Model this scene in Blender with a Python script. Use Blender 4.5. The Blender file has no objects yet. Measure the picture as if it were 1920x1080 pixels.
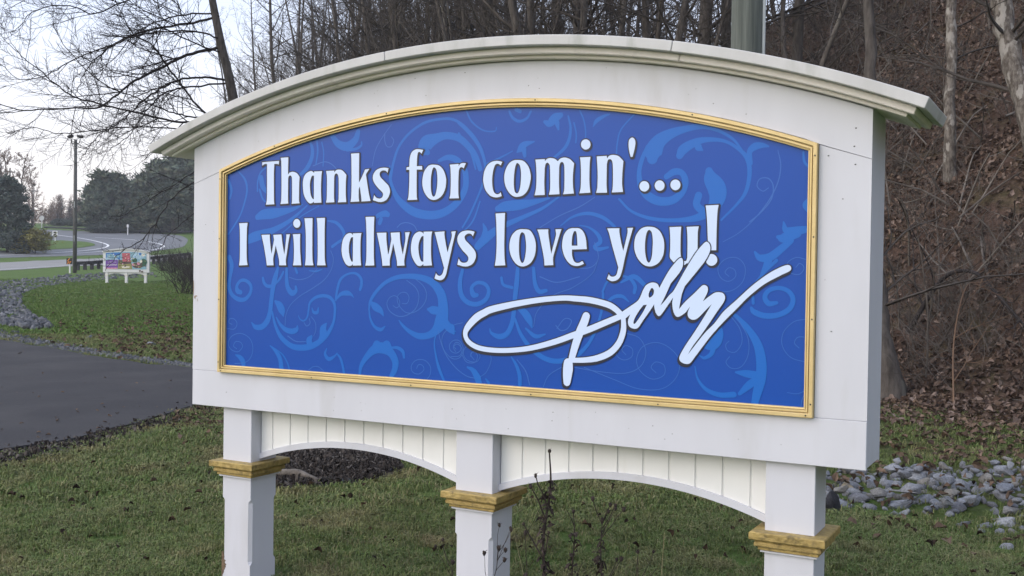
import bpy, bmesh, math, random
import numpy as np
from mathutils import Vector, Matrix, noise
from mathutils.geometry import tessellate_polygon

random.seed(7)
RNG = np.random.default_rng(11)
scene = bpy.context.scene
COL = scene.collection
PI = math.pi

# ------------------------------------------------------------------ camera
EYE = np.array([0.0, 0.0, 1.6])
FPX = 1977.93                      # focal length in pixels of a 1920 px wide picture
CAM = np.array([[0.99989904, 0.0, -0.01420944],
                [0.00022758, 0.99987173, 0.01601461],
                [0.01420762, -0.01601623, 0.99977079]])   # columns: right, forward, up
cam = bpy.data.cameras.new('camera')
cam.sensor_width = 36.0
cam.lens = FPX / 1920 * 36.0
cam.clip_start, cam.clip_end = 0.05, 4000
cam_ob = bpy.data.objects.new('camera', cam)
COL.objects.link(cam_ob)
m = Matrix.Identity(4)
for r_ in range(3):
    m[r_][0], m[r_][1], m[r_][2], m[r_][3] = CAM[r_, 0], CAM[r_, 2], -CAM[r_, 1], EYE[r_]
cam_ob.matrix_world = m
scene.camera = cam_ob

# ------------------------------------------------------------------ light
SUN_EL, SUN_AZ = math.radians(29), math.radians(244)    # azimuth clockwise from +Y
world = bpy.data.worlds.new('World')
scene.world = world
world.use_nodes = True
wn = world.node_tree
bg = wn.nodes['Background']
sky = wn.nodes.new('ShaderNodeTexSky')
sky.sky_type = 'NISHITA'
sky.sun_disc = False
sky.sun_elevation = SUN_EL
sky.sun_rotation = SUN_AZ
sky.air_density, sky.dust_density, sky.ozone_density = 1.0, 5.0, 1.0
# a thin veil of high cloud over the clear sky: warm white at the horizon all round, lavender higher up
wtc = wn.nodes.new('ShaderNodeTexCoord'); wsep = wn.nodes.new('ShaderNodeSeparateXYZ'); wrp = wn.nodes.new('ShaderNodeValToRGB')
wn.links.new(wtc.outputs['Generated'], wsep.inputs[0]); wn.links.new(wsep.outputs[2], wrp.inputs[0])
VEIL = 6.3
for i_, (p_, c_) in enumerate(((0.0, (1.06, .93, .80)), (.085, (.96, .92, .915)), (.22, (.72, .785, .96)), (1.0, (.66, .75, .97)))):
    e_ = wrp.color_ramp.elements[i_] if i_ < 2 else wrp.color_ramp.elements.new(p_)
    e_.position = p_; e_.color = (*c_, 1)
wsc = wn.nodes.new('ShaderNodeMix'); wsc.data_type = 'RGBA'; wsc.blend_type = 'MULTIPLY'; wsc.inputs[0].default_value = 1; wsc.clamp_result = False
wn.links.new(wrp.outputs[0], wsc.inputs[6]); wsc.inputs[7].default_value = (VEIL, VEIL, VEIL, 1)
wmx = wn.nodes.new('ShaderNodeMix'); wmx.data_type = 'RGBA'; wmx.inputs[0].default_value = .75; wmx.clamp_result = False
wn.links.new(sky.outputs[0], wmx.inputs[6]); wn.links.new(wsc.outputs[2], wmx.inputs[7]); wn.links.new(wmx.outputs[2], bg.inputs[0])
bg.inputs[1].default_value = 0.15
sun = bpy.data.lights.new('sun', 'SUN')
sun.energy = 0.86
sun.angle = math.radians(85)
sun.color = (1.0, 0.98, 0.955)
sun_ob = bpy.data.objects.new('sun', sun)
COL.objects.link(sun_ob)
sd = Vector((math.sin(SUN_AZ) * math.cos(SUN_EL), math.cos(SUN_AZ) * math.cos(SUN_EL), math.sin(SUN_EL)))
sun_ob.rotation_euler = sd.to_track_quat('Z', 'Y').to_euler()
sun_ob.location = (0, -5, 30)
scene.view_settings.view_transform = 'Standard'
scene.view_settings.look = 'None'
scene.view_settings.exposure = 0.78
scene.view_settings.gamma = 1.0
scene.view_settings.use_curve_mapping = False
scene.render.engine = 'CYCLES'
scene.cycles.max_bounces = 6
scene.cycles.use_denoising = True

# ------------------------------------------------------------------ materials
def mat(name, c1, c2=None, scale=5.0, rough=0.7, bump=0.0, bscale=None, stretch=(1, 1, 1), spec=0.3,
        metal=0.0, c3=None, lo=0.35, hi=0.65, detail=5.0, third=(0.6, 0.75), scale3=None, rand=None, coat=0.0):
    """noise blend of two (or three) colours with optional bump; rand = list of colours picked per object"""
    mt = bpy.data.materials.new(name); mt.use_nodes = True
    nt = mt.node_tree; N = nt.nodes; L = nt.links
    b = N['Principled BSDF']
    b.inputs['Roughness'].default_value = rough
    b.inputs['Metallic'].default_value = metal
    b.inputs['Specular IOR Level'].default_value = spec
    if coat:
        b.inputs['Coat Weight'].default_value = coat; b.inputs['Coat Roughness'].default_value = 0.12
    tc = N.new('ShaderNodeTexCoord'); mp = N.new('ShaderNodeMapping')
    mp.inputs['Scale'].default_value = stretch
    L.new(tc.outputs['Object'], mp.inputs['Vector'])
    vec = mp.outputs['Vector']
    col = None
    if rand:
        oi = N.new('ShaderNodeObjectInfo'); rp = N.new('ShaderNodeValToRGB')
        el = rp.color_ramp.elements
        while len(el) < len(rand): el.new(0.5)
        for i, c in enumerate(rand):
            el[i].position = i / max(1, len(rand) - 1); el[i].color = (*c, 1)
        L.new(oi.outputs['Random'], rp.inputs[0]); base = rp.outputs[0]
    if c2 is None and not rand:
        b.inputs['Base Color'].default_value = (*c1, 1)
    else:
        nz = N.new('ShaderNodeTexNoise'); nz.inputs['Scale'].default_value = scale
        nz.inputs['Detail'].default_value = detail; nz.inputs['Roughness'].default_value = 0.65
        L.new(vec, nz.inputs['Vector'])
        mr = N.new('ShaderNodeMapRange'); mr.inputs[1].default_value = lo; mr.inputs[2].default_value = hi
        L.new(nz.outputs['Fac'], mr.inputs[0])
        mx = N.new('ShaderNodeMix'); mx.data_type = 'RGBA'
        L.new(mr.outputs[0], mx.inputs[0])
        if rand:
            mul = N.new('ShaderNodeMix'); mul.data_type = 'RGBA'; mul.blend_type = 'MULTIPLY'; mul.inputs[0].default_value = 1
            L.new(base, mul.inputs[6]); mul.inputs[7].default_value = (0.55, 0.55, 0.55, 1)
            L.new(base, mx.inputs[6]); L.new(mul.outputs[2], mx.inputs[7])
        else:
            mx.inputs[6].default_value = (*c1, 1); mx.inputs[7].default_value = (*c2, 1)
        col = mx.outputs[2]
        if c3 is not None:
            n3 = N.new('ShaderNodeTexNoise'); n3.inputs['Scale'].default_value = scale3 or scale * 0.37
            n3.inputs['Detail'].default_value = 6; L.new(vec, n3.inputs['Vector'])
            m3 = N.new('ShaderNodeMapRange'); m3.inputs[1].default_value, m3.inputs[2].default_value = third
            L.new(n3.outputs['Fac'], m3.inputs[0])
            x3 = N.new('ShaderNodeMix'); x3.data_type = 'RGBA'
            L.new(m3.outputs[0], x3.inputs[0]); L.new(col, x3.inputs[6]); x3.inputs[7].default_value = (*c3, 1)
            col = x3.outputs[2]
        L.new(col, b.inputs['Base Color'])
    if bump:
        bz = N.new('ShaderNodeTexNoise'); bz.inputs['Scale'].default_value = bscale or scale * 3
        bz.inputs['Detail'].default_value = 6; L.new(vec, bz.inputs['Vector'])
        bp = N.new('ShaderNodeBump'); bp.inputs['Strength'].default_value = bump; bp.inputs['Distance'].default_value = 0.02
        L.new(bz.outputs['Fac'], bp.inputs['Height']); L.new(bp.outputs['Normal'], b.inputs['Normal'])
    return mt

M = {}
M['paint'] = mat('white_paint', (0.60, 0.607, 0.66), (0.565, 0.571, 0.62), 4.0, 0.55, 0.025, 40, stretch=(1, 1, .22), c3=(0.50, 0.50, 0.52), third=(0.56, 0.82), scale3=7)
M['paint_cream'] = mat('cream_board_paint', (0.78, 0.782, 0.77), (0.735, 0.737, 0.722), 4.0, 0.6, 0.04, 50, stretch=(1, 1, .3), c3=(0.60, 0.575, 0.51), third=(0.64, 0.85), scale3=7)
M['paint_weathered'] = mat('weathered_cornice_paint', (0.56, 0.555, 0.555), (0.49, 0.485, 0.48), 5.0, 0.7, 0.05, 40, stretch=(1, 1, .35), c3=(0.32, 0.335, 0.30), third=(0.56, 0.85), scale3=10)
M['paint_seal'] = mat('moulding_paint', (0.79, 0.745, 0.72), (0.72, 0.675, 0.65), 5.0, 0.6, 0.03, 40, c3=(0.44, 0.425, 0.38), third=(0.66, 0.9), scale3=8)
M['gold'] = mat('gold_paint', (0.65, 0.50, 0.245), (0.57, 0.43, 0.19), 8.0, 0.40, 0.05, 60, metal=0.2, spec=0.5)
M['gold_worn'] = mat('worn_gold_paint', (0.44, 0.325, 0.12), (0.31, 0.225, 0.085), 26.0, 0.5, 0.35, 50, metal=0.25, c3=(0.17, 0.13, 0.06), third=(0.54, 0.74), scale3=34)
M['dark_metal'] = mat('dark_screw_metal', (0.03, 0.03, 0.03), rough=0.5)
M['wood_bare'] = mat('bare_rotten_wood', (0.20, 0.14, 0.09), (0.10, 0.07, 0.05), 30, 0.9, 0.5, 60)
M['panel'] = mat('blue_print', (0.003, 0.064, 0.36), (0.003, 0.061, 0.345), 1.5, 0.36, spec=0.30)
M['scroll'] = mat('light_blue_print', (0.008, 0.122, 0.48), rough=0.36, spec=0.30)
M['scroll_thin'] = mat('pale_blue_print', (0.032, 0.125, 0.45), rough=0.36, spec=0.30)
M['ink'] = mat('navy_print', (0.010, 0.014, 0.034), rough=0.4, spec=0.4)
M['letter'] = mat('pale_letter_print', (0.56, 0.67, 0.90), rough=0.4, spec=0.4)
M['bark'] = mat('grey_bark', (0.105, 0.092, 0.082), (0.042, 0.036, 0.032), 13, 0.95, 0.8, 14, stretch=(1, 1, .25), c3=(0.15, 0.14, 0.12), third=(0.6, 0.7), scale3=4)
M['bark_pale'] = mat('pale_blotched_bark', (0.17, 0.15, 0.13), (0.075, 0.062, 0.052), 16, 0.95, 1.0, 30, stretch=(1, 1, .45), c3=(0.27, 0.25, 0.225), third=(0.54, 0.60), scale3=9, lo=.42, hi=.58)
M['bark_dark'] = mat('dark_branch_bark', (0.040, 0.033, 0.032), (0.022, 0.018, 0.018), 9, 0.95)
M['twig'] = mat('grey_twig_bark', (0.085, 0.073, 0.065), (0.042, 0.036, 0.032), 3, 0.95)
M['twig_brown_sunlit'] = mat('brown_and_sunlit_twig', (0.17, 0.105, 0.065), (0.09, 0.06, 0.045), 1.0, 0.95)  # brown dead twigs; on far crowns the colour also stands in for low sunlight
M['brush'] = mat('dry_brush', (0.15, 0.13, 0.115), (0.065, 0.055, 0.048), 3, 0.95)
M['needle'] = mat('pine_needles', (0.045, 0.070, 0.050), (0.11, 0.135, 0.088), 1.3, 0.8, c3=(0.17, 0.155, 0.085), third=(0.56, 0.70), lo=.42, hi=.60)
M['needle_dark'] = mat('dark_evergreen', (0.035, 0.052, 0.045), (0.075, 0.095, 0.08), 1.3, 0.8)
M['shrub'] = mat('olive_shrub_leaves', (0.19, 0.175, 0.045), (0.10, 0.10, 0.032), 1.5, 0.8)
M['asphalt'] = mat('asphalt', (0.052, 0.051, 0.056), (0.037, 0.036, 0.040), 55, 0.9, 0.7, 160, c3=(0.062, 0.060, 0.063), third=(0.45, 0.75), scale3=0.8)
M['road'] = mat('pale_road_asphalt', (0.155, 0.16, 0.17), (0.125, 0.13, 0.138), 0.3, 0.85, 0.2, 20)
M['lane'] = mat('pale_concrete_lane', (0.25, 0.245, 0.235), (0.21, 0.205, 0.20), 0.4, 0.85)
M['line'] = mat('road_line_paint', (0.70, 0.70, 0.70), rough=0.7)
M['stone'] = mat('grey_stone', (0, 0, 0), None, 6, 0.9, 0.6, 18, rand=[(0.20, 0.215, 0.25), (0.26, 0.275, 0.31), (0.31, 0.32, 0.35), (0.19, 0.195, 0.22), (0.37, 0.38, 0.40), (0.235, 0.25, 0.285), (0.27, 0.255, 0.23), (0.15, 0.155, 0.175)])
M['stone_drain'] = mat('dark_grey_stone', (0, 0, 0), None, 6, 0.9, 0.6, 18, rand=[(0.11, 0.12, 0.14), (0.15, 0.16, 0.18), (0.20, 0.205, 0.22), (0.09, 0.095, 0.11), (0.25, 0.255, 0.27), (0.13, 0.138, 0.16)])
M['stone_tan'] = mat('tan_stone', (0.32, 0.28, 0.20), (0.22, 0.19, 0.14), 9, 0.9, 0.5, 20)
M['stone_dark'] = mat('dark_stone', (0.035, 0.035, 0.040), (0.02, 0.02, 0.024), 9, 0.8, 0.5, 20)
M['mulch'] = mat('dark_mulch', (0.024, 0.018, 0.016), (0.045, 0.036, 0.032), 30, 0.98, 1.0, 60)
M['chip'] = mat('mulch_chips', (0, 0, 0), None, 20, 0.95, rand=[(0.02, 0.016, 0.015), (0.04, 0.032, 0.028), (0.06, 0.05, 0.045), (0.025, 0.02, 0.018), (0.17, 0.15, 0.135), (0.05, 0.04, 0.036)])
M['log'] = mat('weathered_log', (0.17, 0.15, 0.13), (0.09, 0.078, 0.068), 12, 0.95, 0.7, 30)
M['litter'] = mat('dry_leaf', (0, 0, 0), None, 12, 0.9, spec=0.15, rand=[(0.045, 0.030, 0.024), (0.12, 0.080, 0.062), (0.20, 0.142, 0.112), (0.075, 0.052, 0.042), (0.29, 0.22, 0.185), (0.14, 0.098, 0.078), (0.055, 0.038, 0.031)])
M['litter_tan'] = mat('tan_dry_leaf', (0, 0, 0), None, 12, 0.9, spec=0.15, rand=[(0.095, 0.065, 0.047), (0.16, 0.11, 0.08), (0.22, 0.155, 0.115), (0.12, 0.085, 0.062), (0.07, 0.05, 0.037)])
M['leaf_dark'] = mat('dark_fallen_leaf', (0, 0, 0), None, 12, 0.9, spec=0.15, rand=[(0.022, 0.016, 0.012), (0.045, 0.03, 0.02), (0.075, 0.05, 0.032), (0.03, 0.022, 0.016)])
M['grass'] = mat('grass_blades', (0, 0, 0), None, 9, 0.75, spec=0.2, rand=[(0.115, 0.172, 0.048), (0.16, 0.23, 0.068), (0.225, 0.24, 0.095), (0.125, 0.175, 0.055), (0.29, 0.26, 0.14), (0.17, 0.235, 0.072), (0.09, 0.115, 0.048)])
M['grass_far'] = mat('far_grass_blades', (0, 0, 0), None, 9, 0.75, spec=0.2, rand=[(0.115, 0.205, 0.045), (0.135, 0.235, 0.05), (0.175, 0.245, 0.066), (0.115, 0.205, 0.046), (0.18, 0.21, 0.075), (0.15, 0.245, 0.055)])
def patchy(mt, cols, scale, lo, hi):
    """dry patches: blend towards other per-blade colours by where the tuft grows"""
    nt = mt.node_tree; N = nt.nodes; L = nt.links; b = N['Principled BSDF']; old = b.inputs['Base Color'].links[0].from_socket
    oi = N.new('ShaderNodeObjectInfo'); rp = N.new('ShaderNodeValToRGB'); el = rp.color_ramp.elements
    while len(el) < len(cols): el.new(.5)
    for i, c in enumerate(cols): el[i].position = i / (len(cols) - 1); el[i].color = (*c, 1)
    L.new(oi.outputs['Random'], rp.inputs[0])
    n = N.new('ShaderNodeTexNoise'); n.inputs['Scale'].default_value = scale; n.inputs['Detail'].default_value = 5; L.new(oi.outputs['Location'], n.inputs['Vector'])
    mr = N.new('ShaderNodeMapRange'); mr.inputs[1].default_value = lo; mr.inputs[2].default_value = hi; L.new(n.outputs['Fac'], mr.inputs[0])
    x = N.new('ShaderNodeMix'); x.data_type = 'RGBA'; L.new(mr.outputs[0], x.inputs[0]); L.new(old, x.inputs[6]); L.new(rp.outputs[0], x.inputs[7]); L.new(x.outputs[2], b.inputs['Base Color'])
patchy(M['grass'], [(0.25, 0.225, 0.10), (0.31, 0.265, 0.145), (0.14, 0.115, 0.062), (0.21, 0.21, 0.08), (0.10, 0.075, 0.048)], 1.5, .53, .68)
M['straw'] = mat('straw', (0.34, 0.30, 0.18), (0.24, 0.20, 0.11), 10, 0.85)
M['pale_stick'] = mat('pale_dead_wood', (0.19, 0.168, 0.148), (0.11, 0.096, 0.085), 6, 0.95)
M['stalk'] = mat('dead_stalk', (0.060, 0.045, 0.038), (0.016, 0.012, 0.012), 45, 0.95)
M['pole_wood'] = mat('weathered_pole_wood', (0.135, 0.148, 0.135), (0.07, 0.08, 0.073), 6, 0.95, 0.6, 12, stretch=(3, 3, .12), c3=(0.05, 0.055, 0.05), third=(0.63, 0.7), scale3=7)
M['far_pole'] = mat('grey_pole_wood', (0.11, 0.11, 0.105), (0.08, 0.08, 0.078), 3, 0.9)
M['conduit'] = mat('grey_conduit', (0.42, 0.45, 0.46), rough=0.5)
M['black_metal'] = mat('black_metal', (0.02, 0.02, 0.022), rough=0.5)
M['rail_wood'] = mat('dark_rail_wood', (0.045, 0.045, 0.05), (0.03, 0.03, 0.033), 5, 0.9)
M['white_plain'] = mat('white_sign_paint', (0.72, 0.72, 0.72), rough=0.6)
M['sign_back'] = mat('aluminium_sign_back', (0.45, 0.46, 0.46), rough=0.5, metal=0.2)
M['orange'] = mat('orange_sheeting', (0.75, 0.25, 0.03), rough=0.5)
for k, c in dict(purple=(0.15, 0.06, 0.29), red=(0.42, 0.11, 0.13), teal=(0.22, 0.38, 0.46), sky=(0.34, 0.48, 0.58), deep=(0.05, 0.16, 0.42),
                 green=(0.03, 0.10, 0.06), olive=(0.26, 0.25, 0.09), brown=(0.10, 0.07, 0.06), pink=(0.60, 0.25, 0.36), cream=(0.65, 0.60, 0.50)).items():
    M['print_' + k] = mat(k + '_print', c, tuple(min(1, v * 1.35 + .01) for v in c), 9, 0.5)

# ------------------------------------------------------------------ object helpers
def tag(o, label=None, cat=None, group=None, kind=None):
    if label: o['label'] = label
    if cat: o['category'] = cat
    if group: o['group'] = group
    if kind: o['kind'] = kind
    return o

def empty(name, loc=(0, 0, 0), rz=0.0):
    o = bpy.data.objects.new(name, None); COL.objects.link(o)
    o.location = loc; o.rotation_euler = (0, 0, rz); o.empty_display_size = 0.2
    return o

def mesh(name, V, F, mats, parent=None, idx=None, smooth=False, link=True):
    me = bpy.data.meshes.new(name)
    me.from_pydata([tuple(map(float, v)) for v in V], [], [tuple(map(int, f)) for f in F])
    for mm in (mats if isinstance(mats, (list, tuple)) else [mats]): me.materials.append(mm)
    if idx is not None: me.polygons.foreach_set('material_index', np.array(idx, dtype=np.int32))
    if smooth: me.polygons.foreach_set('use_smooth', np.ones(len(me.polygons), dtype=bool))
    me.update()
    o = bpy.data.objects.new(name, me)
    if link: COL.objects.link(o)
    if parent: o.parent = parent
    return o

class MB:
    def __init__(s): s.v, s.f, s.i = [], [], []
    def add(s, V, F, i=0):
        n = len(s.v); s.v.extend(tuple(v) for v in V)
        s.f.extend(tuple(a + n for a in f) for f in F); s.i.extend([i] * len(F)); return s
    def box(s, x0, x1, y0, y1, z0, z1, i=0):
        V = [(x, y, z) for z in (z0, z1) for y in (y0, y1) for x in (x0, x1)]
        return s.add(V, [(0, 2, 3, 1), (4, 5, 7, 6), (0, 1, 5, 4), (2, 6, 7, 3), (0, 4, 6, 2), (1, 3, 7, 5)], i)
    def prism(s, poly, y0, y1, i=0):
        """polygon in xz pushed from y0 to y1"""
        n = len(poly)
        V = [(x, y0, z) for x, z in poly] + [(x, y1, z) for x, z in poly]
        tri = tessellate_polygon([[Vector((x, z, 0)) for x, z in poly]])
        F = [tuple(t) for t in tri] + [tuple(a + n for a in t[::-1]) for t in tri]
        F += [(k, (k + 1) % n, (k + 1) % n + n, k + n) for k in range(n)]
        return s.add(V, F, i)
    def tube(s, P, R, n=6, cap=True, i=0):
        P = np.asarray(P, float); K = len(P); R = np.broadcast_to(np.asarray(R, float), (K,))
        T = np.gradient(P, axis=0); T /= np.linalg.norm(T, axis=1, keepdims=True) + 1e-12
        up = np.array([0, 0, 1.0]) if abs(T[0, 2]) < 0.9 else np.array([1.0, 0, 0])
        A = np.cross(T, up); A /= np.linalg.norm(A, axis=1, keepdims=True) + 1e-9
        B = np.cross(T, A)
        a = np.arange(n) * 2 * PI / n
        V = (P[:, None] + R[:, None, None] * (np.cos(a)[None, :, None] * A[:, None] + np.sin(a)[None, :, None] * B[:, None])).reshape(-1, 3)
        F = [(k * n + j, k * n + (j + 1) % n, (k + 1) * n + (j + 1) % n, (k + 1) * n + j) for k in range(K - 1) for j in range(n)]
        if cap: F += [tuple(range(n))[::-1], tuple((K - 1) * n + j for j in range(n))]
        return s.add(V, F, i)
    def build(s, name, mats, parent=None, smooth=False, link=True):
        return mesh(name, s.v, s.f, mats, parent, s.i if isinstance(mats, (list, tuple)) else None, smooth, link)

def bevel(o, w=0.003, seg=1):
    b = bmesh.new(); b.from_mesh(o.data)
    bmesh.ops.remove_doubles(b, verts=b.verts, dist=1e-6)
    bmesh.ops.recalc_face_normals(b, faces=b.faces)
    ed = [e for e in b.edges if len(e.link_faces) == 2 and e.calc_face_angle(0) > 0.5]
    bmesh.ops.bevel(b, geom=ed, offset=w, segments=seg, affect='EDGES', profile=0.5)
    b.to_mesh(o.data); b.free(); return o

def copy_tree(o, parent=None):
    c = o.copy(); COL.objects.link(c)
    if parent is not None: c.parent = parent
    for ch in list(o.children): copy_tree(ch, c)
    return c

# ------------------------------------------------------------------ terrain
def sstep(a, b, x):
    t = np.clip((x - a) / (b - a), 0, 1); return t * t * (3 - 2 * t)
def foot_x(y): return np.interp(y, [-40, 0, 12, 62, 400, 1500], [28, 10, 4.6, -16, -110, -420])
def hill_s(x, y): return (x - foot_x(y)) * 0.9
def terrain(x, y):
    x = np.asarray(x, float); y = np.asarray(y, float)
    z = np.interp(y, [0, 40, 60, 75, 85, 95, 105, 125, 150, 180, 190, 240, 400, 900, 1500], [0, 0, .15, .33, .85, 1.2, 1.75, 3.2, 5.0, 7.0, 8.2, 11.0, 17.0, 24, 24])
    s = hill_s(x, y)
    H = 27 - 18 * sstep(22, 42, y)
    sp = np.maximum(s, 0)
    z = z + H * np.tanh(np.where(sp < 1.2, sp * sp / 2.4, sp - 0.6) / H)
    z = z + 0.16 * sstep(-3.0, 0.3, s)
    near = 1 - sstep(20, 32, y)
    z = z + near * (0.018 * np.sin(1.9 * x + .7 * y) * np.sin(1.3 * y - .4 * x) + 0.012 * np.sin(4.1 * x + 1) * np.sin(3.3 * y))
    z = z + np.where(s > 0, 0.07 * np.sin(3.1 * x + 1.7 * np.sin(2.3 * y)) * np.sin(2.7 * y + 1.1 * np.sin(2.9 * x)) * np.minimum(s, 1) + 0.16 * np.sin(1.1 * x + 2 * np.sin(.8 * y)) * np.sin(.9 * y + np.sin(1.3 * x)) * np.minimum(s, 1), 0)
    z = z - 0.10 * np.exp(-((s + 3.6) / 0.7) ** 2) * (y < 14)          # shallow stone ditch
    return z
def ray(u, v):
    u = np.asarray(u, float); v = np.asarray(v, float)
    return np.stack([(u - 960) / FPX, np.ones_like(u), -(v - 540) / FPX], -1) @ CAM.T
def ground(u, v, tmax=600):
    """where the sight lines through photo positions meet the terrain"""
    d = ray(u, v); T = np.geomspace(2.5, tmax, 1400)
    P = EYE + d[..., None, :] * T[:, None]
    below = P[..., 2] < terrain(P[..., 0], P[..., 1])
    k = np.where(below.any(-1), below.argmax(-1), len(T) - 1)
    X = EYE + d * T[k][..., None]
    X[..., 2] = terrain(X[..., 0], X[..., 1])
    return X
def at(u, v, dist):
    d = ray(u, v); return EYE + d * dist
def onto(x, y): return Vector((float(x), float(y), float(terrain(x, y))))
def to_px(P):
    c = (np.asarray(P, float) - EYE) @ CAM
    return 960 + FPX * c[..., 0] / c[..., 1], 540 - FPX * c[..., 2] / c[..., 1]

def in_poly(px, py, poly):
    px = np.asarray(px); py = np.asarray(py); r = np.zeros(px.shape, bool); n = len(poly)
    for i in range(n):
        x0, y0 = poly[i]; x1, y1 = poly[(i + 1) % n]
        c = ((y0 > py) != (y1 > py)) & (px < (x1 - x0) * (py - y0) / (y1 - y0 + 1e-12) + x0)
        r ^= c
    return r
def smooth_poly(P, n=6):
    """closed Catmull-Rom"""
    P = np.asarray(P, float); K = len(P); out = []
    for i in range(K):
        a, b, c, d = P[i - 1], P[i], P[(i + 1) % K], P[(i + 2) % K]
        for t in np.arange(n) / n:
            out.append(.5 * (2 * b + (c - a) * t + (2 * a - 5 * b + 4 * c - d) * t * t + (3 * b - a - 3 * c + d) * t ** 3))
    return np.array(out)
def spline(P, n=6):
    P = np.asarray(P, float)
    if len(P) < 3:
        return np.array([P[0] + (P[-1] - P[0]) * t for t in np.linspace(0, 1, n + 1)])
    Q = np.vstack([2 * P[0] - P[1], P, 2 * P[-1] - P[-2]]); out = []
    for i in range(1, len(Q) - 2):
        a, b, c, d = Q[i - 1:i + 3]
        for t in np.arange(n) / n:
            out.append(.5 * (2 * b + (c - a) * t + (2 * a - 5 * b + 4 * c - d) * t * t + (3 * b - a - 3 * c + d) * t ** 3))
    out.append(P[-1]); return np.array(out)

# drive polygon (ground xy): the asphalt path passing behind the sign
DRIVE_PX = [(-260, 628), (0, 641), (60, 652), (150, 668), (250, 683), (358, 694), (480, 706), (600, 722), (640, 735), (580, 745), (480, 748), (420, 750),
            (360, 765), (300, 788), (200, 815), (100, 838), (0, 853), (-260, 890)]
MULCH_PX = [(455, 868), (500, 845), (600, 838), (700, 842), (745, 862), (755, 885), (690, 905), (600, 916), (520, 918), (470, 900)]
DRIVE = ground(*np.array(DRIVE_PX, float).T)[:, :2]
MULCH = ground(*np.array(MULCH_PX, float).T)[:, :2]

# ground sheet
gx = np.concatenate([[-420, -340, -280, -200, -150, -120, -95], np.arange(-80, -14, 2.0), np.arange(-14, 12, .25), np.arange(12, 50, 1.5), [55, 65, 80, 110, 160, 250, 420]])
gy = np.concatenate([[-60, -30, -15, -6, -2], np.arange(0, 26, .25), np.arange(26, 60, 1.0), np.arange(60, 202, 2.5), [215, 235, 260, 300, 350, 420, 520, 700]])
GX, GY = np.meshgrid(gx, gy)
GZ = terrain(GX, GY)
nx, ny = len(gx), len(gy)
a = np.arange(nx * ny).reshape(ny, nx)
Fq = np.stack([a[:-1, :-1], a[:-1, 1:], a[1:, 1:], a[1:, :-1]], -1).reshape(-1, 4)
gr = mesh('ground', np.stack([GX, GY, GZ], -1).reshape(-1, 3), Fq, [bpy.data.materials.new('ground_soil')], smooth=True)
tag(gr, kind='structure')
s_ = hill_s(GX, GY).ravel()
at_ = gr.data.attributes.new('litter', 'FLOAT', 'POINT')
at_.data.foreach_set('value', (0.45 * sstep(-4.2, -2.2, s_) + 0.55 * sstep(-0.6, 0.4, s_)).astype(np.float32))
gm = gr.data.materials[0]; gm.use_nodes = True
nt = gm.node_tree; N = nt.nodes; L = nt.links; b = N['Principled BSDF']
b.inputs['Roughness'].default_value = 0.95; b.inputs['Specular IOR Level'].default_value = 0.1
tc = N.new('ShaderNodeTexCoord')
def nz(scale, detail=6, rough=.65):
    n = N.new('ShaderNodeTexNoise'); n.inputs['Scale'].default_value = scale; n.inputs['Detail'].default_value = detail; n.inputs['Roughness'].default_value = rough
    L.new(tc.outputs['Object'], n.inputs['Vector']); return n.outputs['Fac']
def ramp(fac, stops):
    r = N.new('ShaderNodeValToRGB'); el = r.color_ramp.elements
    while len(el) < len(stops): el.new(.5)
    for e, (p, c) in zip(el, stops): e.position = p; e.color = (*c, 1)
    L.new(fac, r.inputs[0]); return r.outputs[0]
def mixc(f, A, B, mode='MIX'):
    x = N.new('ShaderNodeMix'); x.data_type = 'RGBA'; x.blend_type = mode
    if isinstance(f, float): x.inputs[0].default_value = f
    else: L.new(f, x.inputs[0])
    L.new(A, x.inputs[6]); L.new(B, x.inputs[7]); return x.outputs[2]
turf_fine = ramp(nz(26, 8, .75), [(.30, (.034, .036, .018)), (.47, (.070, .092, .030)), (.60, (.105, .135, .042)), (.75, (.150, .140, .070))])
turf_wide = ramp(nz(.9), [(.35, (.070, .130, .030)), (.55, (.092, .175, .036)), (.70, (.120, .165, .050))])
turf = mixc(.5, turf_fine, turf_wide)
lit = ramp(nz(14, 8, .8), [(.30, (.026, .018, .015)), (.47, (.068, .044, .034)), (.60, (.12, .080, .062)), (.75, (.19, .13, .10))])
at_n = N.new('ShaderNodeAttribute'); at_n.attribute_name = 'litter'
edge = N.new('ShaderNodeMath'); edge.operation = 'MULTIPLY_ADD'; L.new(nz(1.7), edge.inputs[0]); edge.inputs[1].default_value = .9; edge.inputs[2].default_value = -.45
sm = N.new('ShaderNodeMath'); sm.operation = 'ADD'; sm.use_clamp = True
L.new(at_n.outputs['Fac'], sm.inputs[0]); L.new(edge.outputs[0], sm.inputs[1])
# keep the noise off the open lawn
gate = N.new('ShaderNodeMath'); gate.operation = 'MULTIPLY'; L.new(sm.outputs[0], gate.inputs[0])
g2 = N.new('ShaderNodeMapRange'); g2.inputs[1].default_value = 0.0; g2.inputs[2].default_value = .3; L.new(at_n.outputs['Fac'], g2.inputs[0]); L.new(g2.outputs[0], gate.inputs[1])
L.new(mixc(gate.outputs[0], turf, lit), b.inputs['Base Color'])
bp = N.new('ShaderNodeBump'); bp.inputs['Strength'].default_value = .9; bp.inputs['Distance'].default_value = .04
L.new(nz(22, 8, .8), bp.inputs['Height']); L.new(bp.outputs['Normal'], b.inputs['Normal'])

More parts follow.
